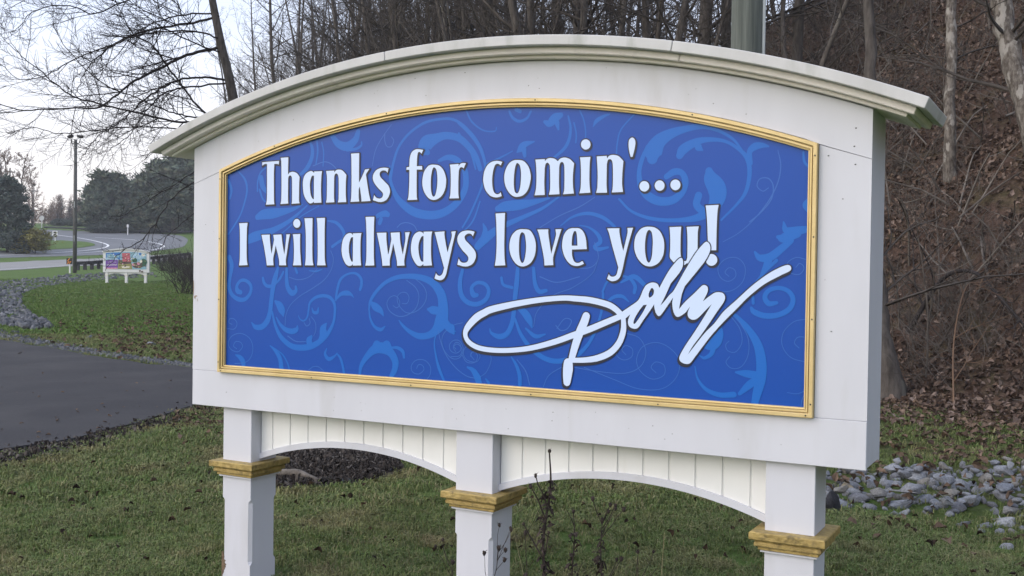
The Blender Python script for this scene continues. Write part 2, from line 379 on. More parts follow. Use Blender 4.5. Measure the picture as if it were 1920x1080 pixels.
def sheet(name, top, bot, m_, lift, nu=60, nv=8, px=True, skirt=0.0):
    """ground-hugging sheet between two edge lines given as photo positions"""
    def rs(E):
        E = spline(np.asarray(E, float), 8); d = np.r_[0, np.cumsum(np.hypot(*np.diff(E, axis=0).T))]
        q = np.linspace(0, d[-1], nu); return np.stack([np.interp(q, d, E[:, 0]), np.interp(q, d, E[:, 1])], 1)
    A, B = rs(top), rs(bot)
    GA, GB = ground(*A.T), ground(*B.T)
    V = []
    for j in range(nv + 1):
        t = j / nv; Q = GA * (1 - t) + GB * t
        Q[:, 2] = terrain(Q[:, 0], Q[:, 1]) + lift; V.append(Q)
    V = np.concatenate(V)
    a = np.arange((nv + 1) * nu).reshape(nv + 1, nu)
    F = np.stack([a[:-1, :-1], a[1:, :-1], a[1:, 1:], a[:-1, 1:]], -1).reshape(-1, 4)
    o = mesh(name, V, F, m_, smooth=True); tag(o, kind='structure'); return o

def ground_line(name, pts, w, m_, lift):
    P = ground(*np.array(pts, float).T); P = spline(P, 8)
    T = np.gradient(P[:, :2], axis=0); T /= np.linalg.norm(T, axis=1, keepdims=True)
    Nn = np.stack([-T[:, 1], T[:, 0]], 1) * w / 2
    V = []
    for s in (1, -1):
        Q = P.copy(); Q[:, :2] += s * Nn; Q[:, 2] = terrain(Q[:, 0], Q[:, 1]) + lift; V.append(Q)
    n = len(P); V = np.concatenate(V)
    o = mesh(name, V, [(i, i + 1, i + 1 + n, i + n) for i in range(n - 1)], m_); tag(o, kind='structure'); return o

# asphalt drive: a slab with a visible edge, cut from a fine grid so that it follows the ground
dp = smooth_poly(DRIVE, 28)
wob = np.array([noise.noise(Vector((p[0] * 1.7, p[1] * 1.7, 3))) for p in dp])
cen = dp.mean(0); dirs = (dp - cen) / np.linalg.norm(dp - cen, axis=1, keepdims=True)
wob2 = np.array([noise.noise(Vector((p[0] * 9, p[1] * 9, 8))) for p in dp])
dp = dp + dirs * (wob[:, None] * 0.10 + wob2[:, None] * .035)
bmD = bmesh.new()
x0, x1, y0, y1 = dp[:, 0].min() - .5, dp[:, 0].max() + .5, dp[:, 1].min() - .5, dp[:, 1].max() + .5
tri = tessellate_polygon([[Vector((p[0], p[1], 0)) for p in dp]])
vs = [bmD.verts.new((p[0], p[1], 0)) for p in dp]
for t in tri:
    try: bmD.faces.new([vs[i] for i in t])
    except ValueError: pass
for axis, lo, hi in ((0, x0, x1), (1, y0, y1)):
    for c in np.arange(math.ceil(lo / .5) * .5, hi, .5):
        co = [0, 0, 0]; no = [0, 0, 0]; co[axis] = c; no[axis] = 1
        bmesh.ops.bisect_plane(bmD, geom=bmD.verts[:] + bmD.edges[:] + bmD.faces[:], plane_co=co, plane_no=no, dist=1e-5)
ex = bmesh.ops.extrude_face_region(bmD, geom=bmD.faces[:])
top = {v for v in ex['geom'] if isinstance(v, bmesh.types.BMVert)}
for v in bmD.verts: v.co.z = float(terrain(v.co.x, v.co.y)) + (0.045 if v in top else -0.08)
bmesh.ops.recalc_face_normals(bmD, faces=bmD.faces)
me = bpy.data.meshes.new('asphalt_path'); bmD.to_mesh(me); bmD.free(); me.materials.append(M['asphalt'])
path_ob = bpy.data.objects.new('asphalt_path', me); COL.objects.link(path_ob); tag(path_ob, kind='structure')

# mulch bed: a low mound
mp_ = smooth_poly(MULCH, 6); mc = mp_.mean(0)
V = [(mc[0], mc[1], float(terrain(*mc)) + .07)]; F = []
for r in np.linspace(.2, 1, 6):
    for p in mp_:
        q = mc + (p - mc) * r; V.append((q[0], q[1], float(terrain(*q)) + .012 + .06 * (1 - r ** 2) + .012 * noise.noise(Vector((q[0] * 9, q[1] * 9, 0)))))
n = len(mp_)
F += [(0, 1 + i, 1 + (i + 1) % n) for i in range(n)]
for k in range(5):
    for i in range(n): F.append((1 + k * n + i, 1 + (k + 1) * n + i, 1 + (k + 1) * n + (i + 1) % n, 1 + k * n + (i + 1) % n))
tag(mesh('mulch_bed', V, F, M['mulch'], smooth=True), kind='structure')

# distant road, its islands and painted lines
sheet('road', [(-160, 447), (0, 440), (60, 431), (150, 434), (240, 438), (330, 441), (352, 449)], [(-160, 487), (0, 484), (110, 481), (200, 478), (280, 472), (340, 464), (352, 452)], M['road'], .03, 80, 24)
sheet('grass_island', [(-160, 449), (-60, 447), (0, 446), (70, 450), (120, 452), (165, 455), (178, 459)], [(-160, 474), (-60, 473), (0, 472), (70, 470), (130, 467), (168, 463), (178, 461)], bpy.data.materials['ground_soil'], .07, 50, 10)
sheet('roadside_path', [(-160, 496), (0, 493), (60, 490), (130, 487), (190, 485), (290, 479), (360, 474)], [(-160, 513), (0, 508), (60, 504.5), (130, 500), (190, 498), (290, 491), (360, 483)], M['lane'], .03, 60, 8)
ground_line('road_line', [(88, 438), (112, 442), (150, 447), (185, 454), (202, 460), (196, 465), (165, 470), (110, 474), (40, 478), (-60, 481)], .30, M['line'], .045)
ground_line('road_line', [(178, 446), (215, 448), (255, 451), (290, 456), (306, 461), (302, 466), (280, 470), (240, 474)], .30, M['line'], .05)
ground_line('road_line', [(135, 476), (165, 474.5), (192, 472)], .25, M['line'], .055)
ground_line('road_line', [(-100, 511.5), (0, 506.5), (60, 503), (128, 499)], .16, M['line'], .045)
GLYPHS = [
('T',[[[(-11969,10306,1),(-10910,10329,1),(-10926,10157,1),(-11007,10187,0),(-11205,10195,1),(-11225,9675,0),(-11199,8425,0),(-11169,8257,1),(-11704,8246,1),(-11652,8433,0),(-11641,8991,0),(-11658,10204,1),(-11799,10209,0),(-11958,10138,1)]]]),
('h',[[[(-10809,10471,1),(-10341,10480,1),(-10348,9648,1),(-10243,9747,0),(-10044,9782,0),(-9801,9699,0),(-9641,9523,1),(-9661,9113,0),(-9660,8429,0),(-9623,8274,1),(-10107,8259,1),(-10082,8403,0),(-10097,9434,0),(-10143,9572,0),(-10232,9610,0),(-10306,9560,0),(-10336,9482,1),(-10331,8442,0),(-10311,8277,1),(-10792,8258,1),(-10750,8450,0),(-10739,8969,0),(-10766,10248,0)]]]),
('a',[[[(-8757,9679,1),(-8767,9751,1),(-8296,9752,1),(-8335,9517,0),(-8352,8910,0),(-8317,8284,1),(-8759,8276,1),(-8755,8337,1),(-8867,8278,0),(-9018,8263,0),(-9215,8420,0),(-9371,8696,0),(-9433,9073,0),(-9412,9414,0),(-9276,9648,0),(-9061,9760,0),(-8910,9773,0)],[(-8773,9558,1),(-8906,9535,0),(-9002,9266,0),(-9007,8994,0),(-8950,8653,0),(-8848,8481,0),(-8766,8452,1)]]]),
('n',[[[(-8053,9751,1),(-7576,9756,1),(-7587,9662,1),(-7462,9775,0),(-7295,9793,0),(-7106,9740,0),(-6917,9574,0),(-6874,9523,1),(-6903,9207,0),(-6904,8708,0),(-6869,8281,1),(-7357,8277,1),(-7309,8450,0),(-7316,9219,0),(-7332,9453,0),(-7397,9589,0),(-7473,9618,0),(-7544,9577,0),(-7584,9461,1),(-7583,8556,0),(-7554,8287,1),(-8045,8279,1),(-8005,8464,0),(-7997,9070,0),(-8011,9508,0)]]]),
('k',[[[(-6620,10501,1),(-6160,10508,1),(-6161,10013,0),(-6156,9154,1),(-6008,9381,0),(-5822,9744,1),(-5579,9769,1),(-5746,9554,0),(-5766,9505,1),(-5700,9174,0),(-5591,8645,0),(-5493,8308,1),(-6005,8291,1),(-6006,8423,0),(-6105,8987,1),(-6164,8856,1),(-6163,8526,0),(-6127,8293,1),(-6620,8283,1),(-6583,8534,0),(-6576,9198,0),(-6599,10195,0)]]]),
('s',[[[(-4515,9752,1),(-4575,9549,1),(-4644,9633,0),(-4784,9670,0),(-4923,9642,0),(-5001,9547,0),(-4959,9382,0),(-4736,9180,0),(-4515,8978,0),(-4425,8765,0),(-4450,8570,0),(-4585,8362,0),(-4802,8262,0),(-5042,8256,0),(-5243,8309,0),(-5356,8338,1),(-5287,8572,1),(-5185,8456,0),(-5004,8403,0),(-4865,8449,0),(-4799,8562,0),(-4849,8693,0),(-5051,8862,0),(-5275,9097,0),(-5379,9313,0),(-5342,9525,0),(-5184,9700,0),(-4945,9780,0),(-4706,9791,0)]]]),
('f',[[[(-3535,9770,1),(-3392,9778,1),(-3384,10009,0),(-3371,10169,0),(-3285,10407,0),(-3114,10528,0),(-2922,10549,0),(-2662,10506,1),(-2747,10343,1),(-2813,10403,0),(-2882,10425,0),(-2939,10393,0),(-2975,10218,0),(-2995,9797,1),(-2712,9793,1),(-2702,9639,1),(-2993,9649,1),(-2992,9099,0),(-2975,8458,0),(-2942,8313,1),(-3459,8307,1),(-3411,8499,0),(-3382,9109,0),(-3382,9649,1),(-3506,9660,0),(-3541,9629,1)]]]),
('o',[[[(-2094,9835,0),(-1811,9777,0),(-1584,9564,0),(-1460,9245,0),(-1446,9055,0),(-1496,8741,0),(-1660,8461,0),(-1901,8314,0),(-2127,8287,0),(-2355,8381,0),(-2568,8624,0),(-2676,8930,0),(-2680,9217,0),(-2601,9534,0),(-2414,9767,0),(-2264,9831,0)],[(-2066,9713,0),(-1959,9608,0),(-1910,9353,0),(-1898,9068,0),(-1927,8752,0),(-1998,8500,0),(-2084,8429,0),(-2168,8504,0),(-2229,8759,0),(-2239,9205,0),(-2202,9489,0),(-2141,9678,0)]]]),
('r',[[[(-1268,9805,1),(-818,9821,1),(-817,9711,1),(-756,9803,0),(-628,9851,0),(-453,9839,1),(-559,9618,1),(-607,9657,0),(-680,9675,0),(-753,9646,0),(-806,9538,1),(-821,9038,0),(-813,8537,0),(-780,8333,1),(-1267,8333,1),(-1219,8546,0),(-1204,9049,0),(-1228,9615,0)]]]),
('c',[[[(1355,9828,1),(1273,9684,1),(1185,9742,0),(1079,9758,0),(991,9694,0),(907,9451,0),(866,9114,0),(893,8775,0),(967,8558,0),(1082,8469,0),(1205,8476,0),(1292,8544,1),(1347,8381,1),(1190,8338,0),(996,8336,0),(764,8424,0),(546,8660,0),(441,8972,0),(431,9189,0),(480,9465,0),(619,9707,0),(812,9839,0),(1024,9883,0),(1200,9870,0)]]]),
('o',[[[(2088,9883,0),(2382,9820,0),(2608,9576,0),(2716,9241,0),(2697,8940,0),(2590,8611,0),(2388,8404,0),(2148,8336,0),(1923,8359,0),(1694,8526,0),(1515,8820,0),(1457,9158,0),(1505,9462,0),(1657,9731,0),(1864,9861,0)],[(2084,9752,0),(2196,9651,0),(2258,9377,0),(2258,9013,0),(2221,8711,0),(2145,8515,0),(2059,8478,0),(1971,8565,0),(1922,8840,0),(1929,9266,0),(1973,9568,0),(2022,9718,0)]]]),
('m',[[[(2929,9864,1),(3370,9870,1),(3372,9778,1),(3473,9875,0),(3627,9906,0),(3833,9862,0),(3972,9756,1),(4087,9865,0),(4290,9899,0),(4518,9826,0),(4712,9646,1),(4669,9185,0),(4677,8731,0),(4723,8412,1),(4239,8395,1),(4286,8604,0),(4287,9151,0),(4270,9562,0),(4217,9692,0),(4146,9722,0),(4075,9669,0),(4037,9525,1),(4038,8839,0),(4066,8399,1),(3585,8391,1),(3633,8620,0),(3629,9171,0),(3606,9585,0),(3543,9689,0),(3476,9719,0),(3410,9661,0),(3371,9502,1),(3361,8857,0),(3389,8386,1),(2912,8378,1),(2980,8682,0),(2992,9191,0),(2965,9608,0)]]]),
('i',[[[(4978,9876,1),(5439,9881,1),(5410,9567,0),(5411,8892,0),(5459,8431,1),(4973,8415,1),(5028,8676,0),(5030,9174,0),(5012,9626,0)]],[[(5435,10385,0),(5409,10283,0),(5332,10210,0),(5226,10187,0),(5119,10220,0),(5040,10299,0),(5009,10404,0),(5036,10507,0),(5113,10579,0),(5219,10602,0),(5326,10569,0),(5405,10490,0)]]]),
('n',[[[(5719,9888,1),(6158,9897,1),(6175,9785,1),(6270,9893,0),(6462,9921,0),(6680,9855,0),(6850,9693,0),(6885,9647,1),(6849,9206,0),(6842,8763,0),(6886,8425,1),(6406,8418,1),(6441,8640,0),(6441,9219,0),(6420,9575,0),(6369,9720,0),(6286,9759,0),(6210,9717,0),(6169,9562,1),(6167,8781,0),(6198,8414,1),(5715,8416,1),(5769,8657,0),(5769,9240,0),(5743,9645,0)]]]),
('apostrophe',[[[(7239,10577,0),(7345,10511,0),(7385,10355,0),(7351,10114,0),(7276,9818,1),(7196,9803,1),(7130,10035,0),(7092,10302,0),(7122,10499,0)]]]),
('dot',[[[(7996,8622,0),(7971,8520,0),(7897,8446,0),(7794,8421,0),(7691,8451,0),(7614,8529,0),(7584,8633,0),(7610,8735,0),(7685,8809,0),(7787,8833,0),(7891,8803,0),(7967,8725,0)]]]),
('dot',[[[(8634,8636,0),(8609,8534,0),(8536,8461,0),(8435,8436,0),(8333,8466,0),(8257,8543,0),(8228,8646,0),(8254,8748,0),(8327,8821,0),(8428,8846,0),(8530,8815,0),(8605,8739,0)]]]),
('dot',[[[(9286,8645,0),(9260,8542,0),(9187,8468,0),(9085,8442,0),(8982,8473,0),(8906,8551,0),(8877,8655,0),(8902,8759,0),(8976,8833,0),(9078,8857,0),(9181,8827,0),(9257,8749,0)]]]),
('I',[[[(-13401,7361,1),(-12863,7377,1),(-12900,7046,0),(-12910,6340,0),(-12891,5633,0),(-12831,5316,1),(-13383,5292,1),(-13340,5630,0),(-13343,6517,0),(-13359,7049,0)]]]),
('w',[[[(-11964,6788,1),(-11435,6800,1),(-11443,6688,0),(-11402,6340,0),(-11333,5922,1),(-11323,5870,1),(-11263,6131,0),(-11169,6549,1),(-11218,6785,1),(-10715,6804,1),(-10695,6686,0),(-10627,6271,0),(-10523,5839,1),(-10478,6133,0),(-10410,6685,0),(-10411,6803,1),(-10189,6809,1),(-10257,6547,0),(-10363,5926,0),(-10425,5581,0),(-10400,5329,1),(-10829,5325,1),(-10841,5578,0),(-10968,5993,0),(-11062,6288,1),(-11126,5993,0),(-11211,5644,0),(-11184,5321,1),(-11606,5310,1),(-11665,5641,0),(-11810,6270,0)]]]),
('i',[[[(-10012,6808,1),(-9564,6820,1),(-9569,6512,0),(-9553,5998,0),(-9482,5338,1),(-9979,5330,1),(-9938,5584,0),(-9932,6134,0),(-9965,6581,0)]],[[(-9563,7323,0),(-9590,7218,0),(-9667,7143,0),(-9775,7115,0),(-9883,7144,0),(-9963,7221,0),(-9993,7326,0),(-9966,7431,0),(-9888,7507,0),(-9780,7534,0),(-9672,7504,0),(-9593,7427,0)]]]),
('l',[[[(-9321,7559,1),(-8832,7564,1),(-8837,7020,0),(-8822,6001,0),(-8804,5593,0),(-8744,5345,1),(-9255,5337,1),(-9216,5658,0),(-9222,6682,0),(-9274,7296,0)]]]),
('l',[[[(-8578,7561,1),(-8091,7569,1),(-8108,7016,0),(-8094,6003,0),(-8075,5598,0),(-8025,5352,1),(-8529,5344,1),(-8499,5663,0),(-8514,6680,0),(-8540,7289,0)]]]),
('a',[[[(-6454,6743,1),(-6465,6836,1),(-5979,6848,1),(-6020,6641,0),(-6031,6214,0),(-6014,5680,0),(-5975,5367,1),(-6443,5355,1),(-6444,5426,1),(-6532,5361,0),(-6688,5342,0),(-6868,5440,0),(-7029,5709,0),(-7100,5996,0),(-7091,6284,0),(-7019,6572,0),(-6865,6769,0),(-6665,6851,0),(-6531,6822,0)],[(-6453,6664,1),(-6573,6625,0),(-6671,6357,0),(-6684,6034,0),(-6627,5747,0),(-6535,5551,0),(-6454,5534,1)]]]),
('l',[[[(-5762,7582,1),(-5270,7586,1),(-5284,7099,0),(-5274,5862,0),(-5241,5374,1),(-5738,5362,1),(-5690,5682,0),(-5690,6570,0),(-5722,7280,0)]]]),
('w',[[[(-5116,6851,1),(-4592,6862,1),(-4587,6567,0),(-4539,6216,0),(-4483,5866,1),(-4429,6006,0),(-4310,6567,1),(-4353,6854,1),(-3862,6869,1),(-3844,6566,0),(-3776,6217,0),(-3678,5870,1),(-3628,6148,0),(-3550,6565,0),(-3576,6864,1),(-3325,6877,1),(-3405,6600,0),(-3502,6114,0),(-3599,5627,0),(-3579,5383,1),(-3983,5372,1),(-3998,5589,0),(-4088,5937,0),(-4210,6385,1),(-4273,6077,0),(-4381,5656,0),(-4382,5375,1),(-4784,5364,1),(-4822,5653,0),(-4924,6145,0),(-5038,6568,0)]]]),
('a',[[[(-2579,6790,1),(-2589,6890,1),(-2131,6898,1),(-2177,6700,0),(-2186,6220,0),(-2171,5740,0),(-2125,5405,1),(-2574,5386,1),(-2575,5462,1),(-2661,5399,0),(-2784,5371,0),(-2950,5441,0),(-3141,5699,0),(-3237,5976,0),(-3241,6288,0),(-3175,6599,0),(-3033,6806,0),(-2828,6895,0),(-2671,6866,0)],[(-2586,6708,1),(-2701,6667,0),(-2821,6426,0),(-2850,6150,0),(-2804,5840,0),(-2705,5599,0),(-2577,5565,1)]]]),
('y',[[[(-2009,6870,1),(-1493,6901,1),(-1499,6765,0),(-1429,6391,0),(-1326,5983,1),(-1254,6221,0),(-1121,6662,0),(-1141,6886,1),(-918,6905,1),(-982,6662,0),(-1151,5984,0),(-1301,5372,0),(-1384,5031,0),(-1493,4842,0),(-1653,4761,0),(-1855,4785,0),(-1986,4834,1),(-1908,5065,1),(-1818,4974,0),(-1696,4952,0),(-1577,5045,0),(-1492,5302,1),(-1585,5574,0),(-1797,6220,0),(-1924,6630,0)]]]),
('s',[[[(36,6876,1),(-50,6676,1),(-137,6776,0),(-275,6800,0),(-411,6744,0),(-468,6643,0),(-415,6509,0),(-208,6324,0),(29,6089,0),(110,5922,0),(93,5721,0),(-39,5502,0),(-272,5389,0),(-507,5380,0),(-685,5419,0),(-816,5451,1),(-749,5716,1),(-648,5581,0),(-490,5532,0),(-314,5584,0),(-258,5719,0),(-318,5853,0),(-558,6071,0),(-759,6323,0),(-833,6526,0),(-785,6729,0),(-610,6880,0),(-335,6928,0),(-120,6914,0)]]]),
('l',[[[(1059,7645,1),(1520,7662,1),(1505,7153,0),(1503,6317,0),(1524,5781,0),(1571,5446,1),(1056,5424,1),(1105,5744,0),(1130,6316,0),(1105,7157,0)]]]),
('o',[[[(2377,6970,0),(2696,6929,0),(2886,6713,0),(2994,6416,0),(3006,6153,0),(2955,5856,0),(2793,5574,0),(2533,5429,0),(2308,5414,0),(2080,5518,0),(1867,5783,0),(1759,6116,0),(1769,6450,0),(1871,6717,0),(2057,6899,0),(2208,6958,0)],[(2368,6841,0),(2474,6748,0),(2531,6483,0),(2551,6185,0),(2519,5853,0),(2455,5621,0),(2374,5554,0),(2285,5653,0),(2225,5918,0),(2210,6317,0),(2231,6649,0),(2286,6798,0)]]]),
('v',[[[(3067,6949,1),(3582,6956,1),(3578,6809,0),(3635,6449,0),(3731,5932,1),(3796,6187,0),(3933,6709,0),(3911,6954,1),(4186,6962,1),(4096,6709,0),(3924,6155,0),(3821,5795,0),(3833,5475,1),(3424,5458,1),(3401,5727,0),(3301,6186,0),(3164,6712,0)]]]),
('e',[[[(4810,6997,0),(5006,6979,0),(5185,6833,0),(5296,6543,0),(5341,6142,1),(4674,6124,1),(4685,5898,0),(4761,5672,0),(4869,5582,0),(5011,5583,0),(5117,5642,0),(5159,5649,1),(5224,5546,1),(5048,5474,0),(4836,5452,0),(4584,5541,0),(4364,5798,0),(4243,6123,0),(4228,6383,0),(4295,6708,0),(4453,6918,0),(4631,6991,0)],[(4657,6279,1),(4673,6609,0),(4724,6803,0),(4794,6884,0),(4866,6819,0),(4906,6544,0),(4921,6280,1)]]]),
('y',[[[(6230,6977,1),(6759,6980,1),(6758,6839,0),(6821,6503,0),(6937,6067,1),(7005,6335,0),(7112,6804,0),(7102,6988,1),(7345,6996,1),(7284,6803,0),(7149,6336,0),(7014,5800,0),(6914,5329,0),(6810,5026,0),(6649,4889,0),(6449,4859,0),(6257,4950,1),(6328,5137,1),(6409,5054,0),(6537,5039,0),(6663,5125,0),(6738,5411,1),(6635,5730,0),(6462,6268,0),(6326,6740,0)]]]),
('o',[[[(8043,7031,0),(8272,6989,0),(8485,6830,0),(8629,6533,0),(8662,6238,0),(8622,5909,0),(8470,5644,0),(8263,5504,0),(8035,5468,0),(7804,5539,0),(7570,5770,0),(7433,6069,0),(7406,6369,0),(7465,6669,0),(7639,6917,0),(7832,7016,0)],[(8035,6905,0),(8135,6799,0),(8182,6534,0),(8181,6204,0),(8152,5840,0),(8085,5658,0),(8022,5614,0),(7943,5706,0),(7874,6004,0),(7861,6369,0),(7891,6667,0),(7951,6849,0)]]]),
('u',[[[(8870,7008,1),(9350,7021,1),(9329,6695,0),(9333,6075,0),(9364,5831,0),(9469,5701,0),(9571,5702,0),(9610,5816,1),(9616,6206,0),(9601,6694,0),(9568,7012,1),(10054,7031,1),(10018,6789,0),(10025,6045,0),(10060,5593,1),(9624,5573,1),(9623,5621,0),(9506,5539,0),(9302,5504,0),(9129,5584,0),(8989,5714,0),(8900,5845,0),(8911,6205,0),(8905,6598,0)]]]),
('exclamation_mark',[[[(10315,7825,1),(10825,7842,1),(10784,7554,0),(10764,6850,0),(10763,6112,1),(10455,6105,1),(10424,6530,0),(10386,7174,0),(10353,7560,0)]],[[(10810,5744,0),(10782,5632,0),(10701,5549,0),(10589,5517,0),(10475,5546,0),(10391,5628,0),(10358,5741,0),(10387,5854,0),(10468,5936,0),(10581,5967,0),(10694,5938,0),(10778,5856,0)]]])]
SIGNATURE_FILL = [[[(6953,3653,1),(7253,3857,0),(7550,4059,0),(7684,4226,0),(7814,4534,1),(7946,4730,0),(8187,4835,0),(8402,4789,0),(8496,4624,1),(8614,4853,0),(8897,5335,0),(9207,5713,0),(9362,5814,0),(9442,5715,0),(9431,5466,0),(9294,5215,0),(8959,4809,1),(8756,4353,0),(8550,3934,1),(8707,4100,0),(8914,4356,0),(9070,4510,0),(9249,4814,1),(9527,5317,0),(9930,5967,0),(10232,6338,0),(10383,6437,0),(10513,6314,0),(10517,6068,0),(10345,5722,0),(9994,5273,0),(9538,4720,1),(9413,4368,0),(9318,3816,1),(9549,4097,0),(9956,4480,0),(10209,4733,0),(10336,4775,0),(10455,4688,0),(10443,4491,0),(10271,4141,1),(10522,4345,0),(10773,4498,0),(11026,4494,0),(11139,4359,0),(11107,4163,0),(10837,3763,0),(10541,3310,0),(10192,2802,0),(9890,2392,0),(9699,2059,1),(9992,2447,0),(10394,2959,0),(10744,3317,0),(11089,3771,0),(11580,4224,0),(12162,4770,0),(12737,5213,0),(13211,5482,0),(13495,5575,0),(13614,5510,0),(13593,5367,0),(13264,5196,0),(12647,4852,0),(12071,4382,0),(11586,3883,0),(11096,3379,0),(10650,2871,0),(10301,2411,0),(10000,2000,0),(9798,1741,0),(9591,1705,0),(9406,1795,0),(9367,1968,0),(9579,2378,0),(9983,2992,0),(10332,3550,0),(10629,4052,1),(10379,3798,0),(10077,3492,0),(9872,3425,0),(9715,3504,0),(9670,3677,0),(9759,3929,1),(9556,3673,0),(9271,3514,0),(9111,3659,0),(9037,4008,0),(9064,4260,1),(8817,3902,0),(8531,3530,0),(8368,3636,0),(8294,3887,0),(8293,3988,1),(8125,3730,0),(7861,3366,0),(7623,3026,0),(7405,2992,0),(7239,3088,0),(7197,3292,0),(7286,3551,1),(7069,3364,1),(6930,3385,1)],[(8190,4618,0),(8273,4518,0),(8233,4340,0),(8089,4236,0),(8050,4361,0),(8111,4540,0)],[(7841,3935,1),(7986,3954,1),(7803,3618,0),(7511,3201,0),(7429,3198,0),(7480,3404,0),(7665,3716,0)]]]
SIGNATURE_STROKES = [[(6892,3538,228),(6619,3759,241),(6346,3897,250),(5889,4010,247),(5428,4082,245),(4870,4114,229),(4305,4126,213),(3301,4028,224),(2078,3822,254),(976,3570,288),(569,3402,302),(161,3166,322),(-249,2748,278),(-359,2430,216),(-187,2123,215),(284,1898,214),(1004,1821,208),(1861,1854,202),(2848,1997,217),(3955,2307,236),(4801,2621,246),(5449,2859,253),(6267,3205,242),(6893,3476,232),(7333,3730,231),(7508,3847,206)],[(5365,3418,329),(5268,3148,355),(5102,2782,356),(4902,2222,323),(4747,1683,281)],[(4586,1461,405),(4580,1226,443),(4557,926,392),(4542,669,316)],[(6963,3541,187),(7010,3148,215),(6984,2816,240),(6822,2393,249),(6468,2002,259),(5927,1744,252),(5377,1631,220),(4772,1586,196)]]
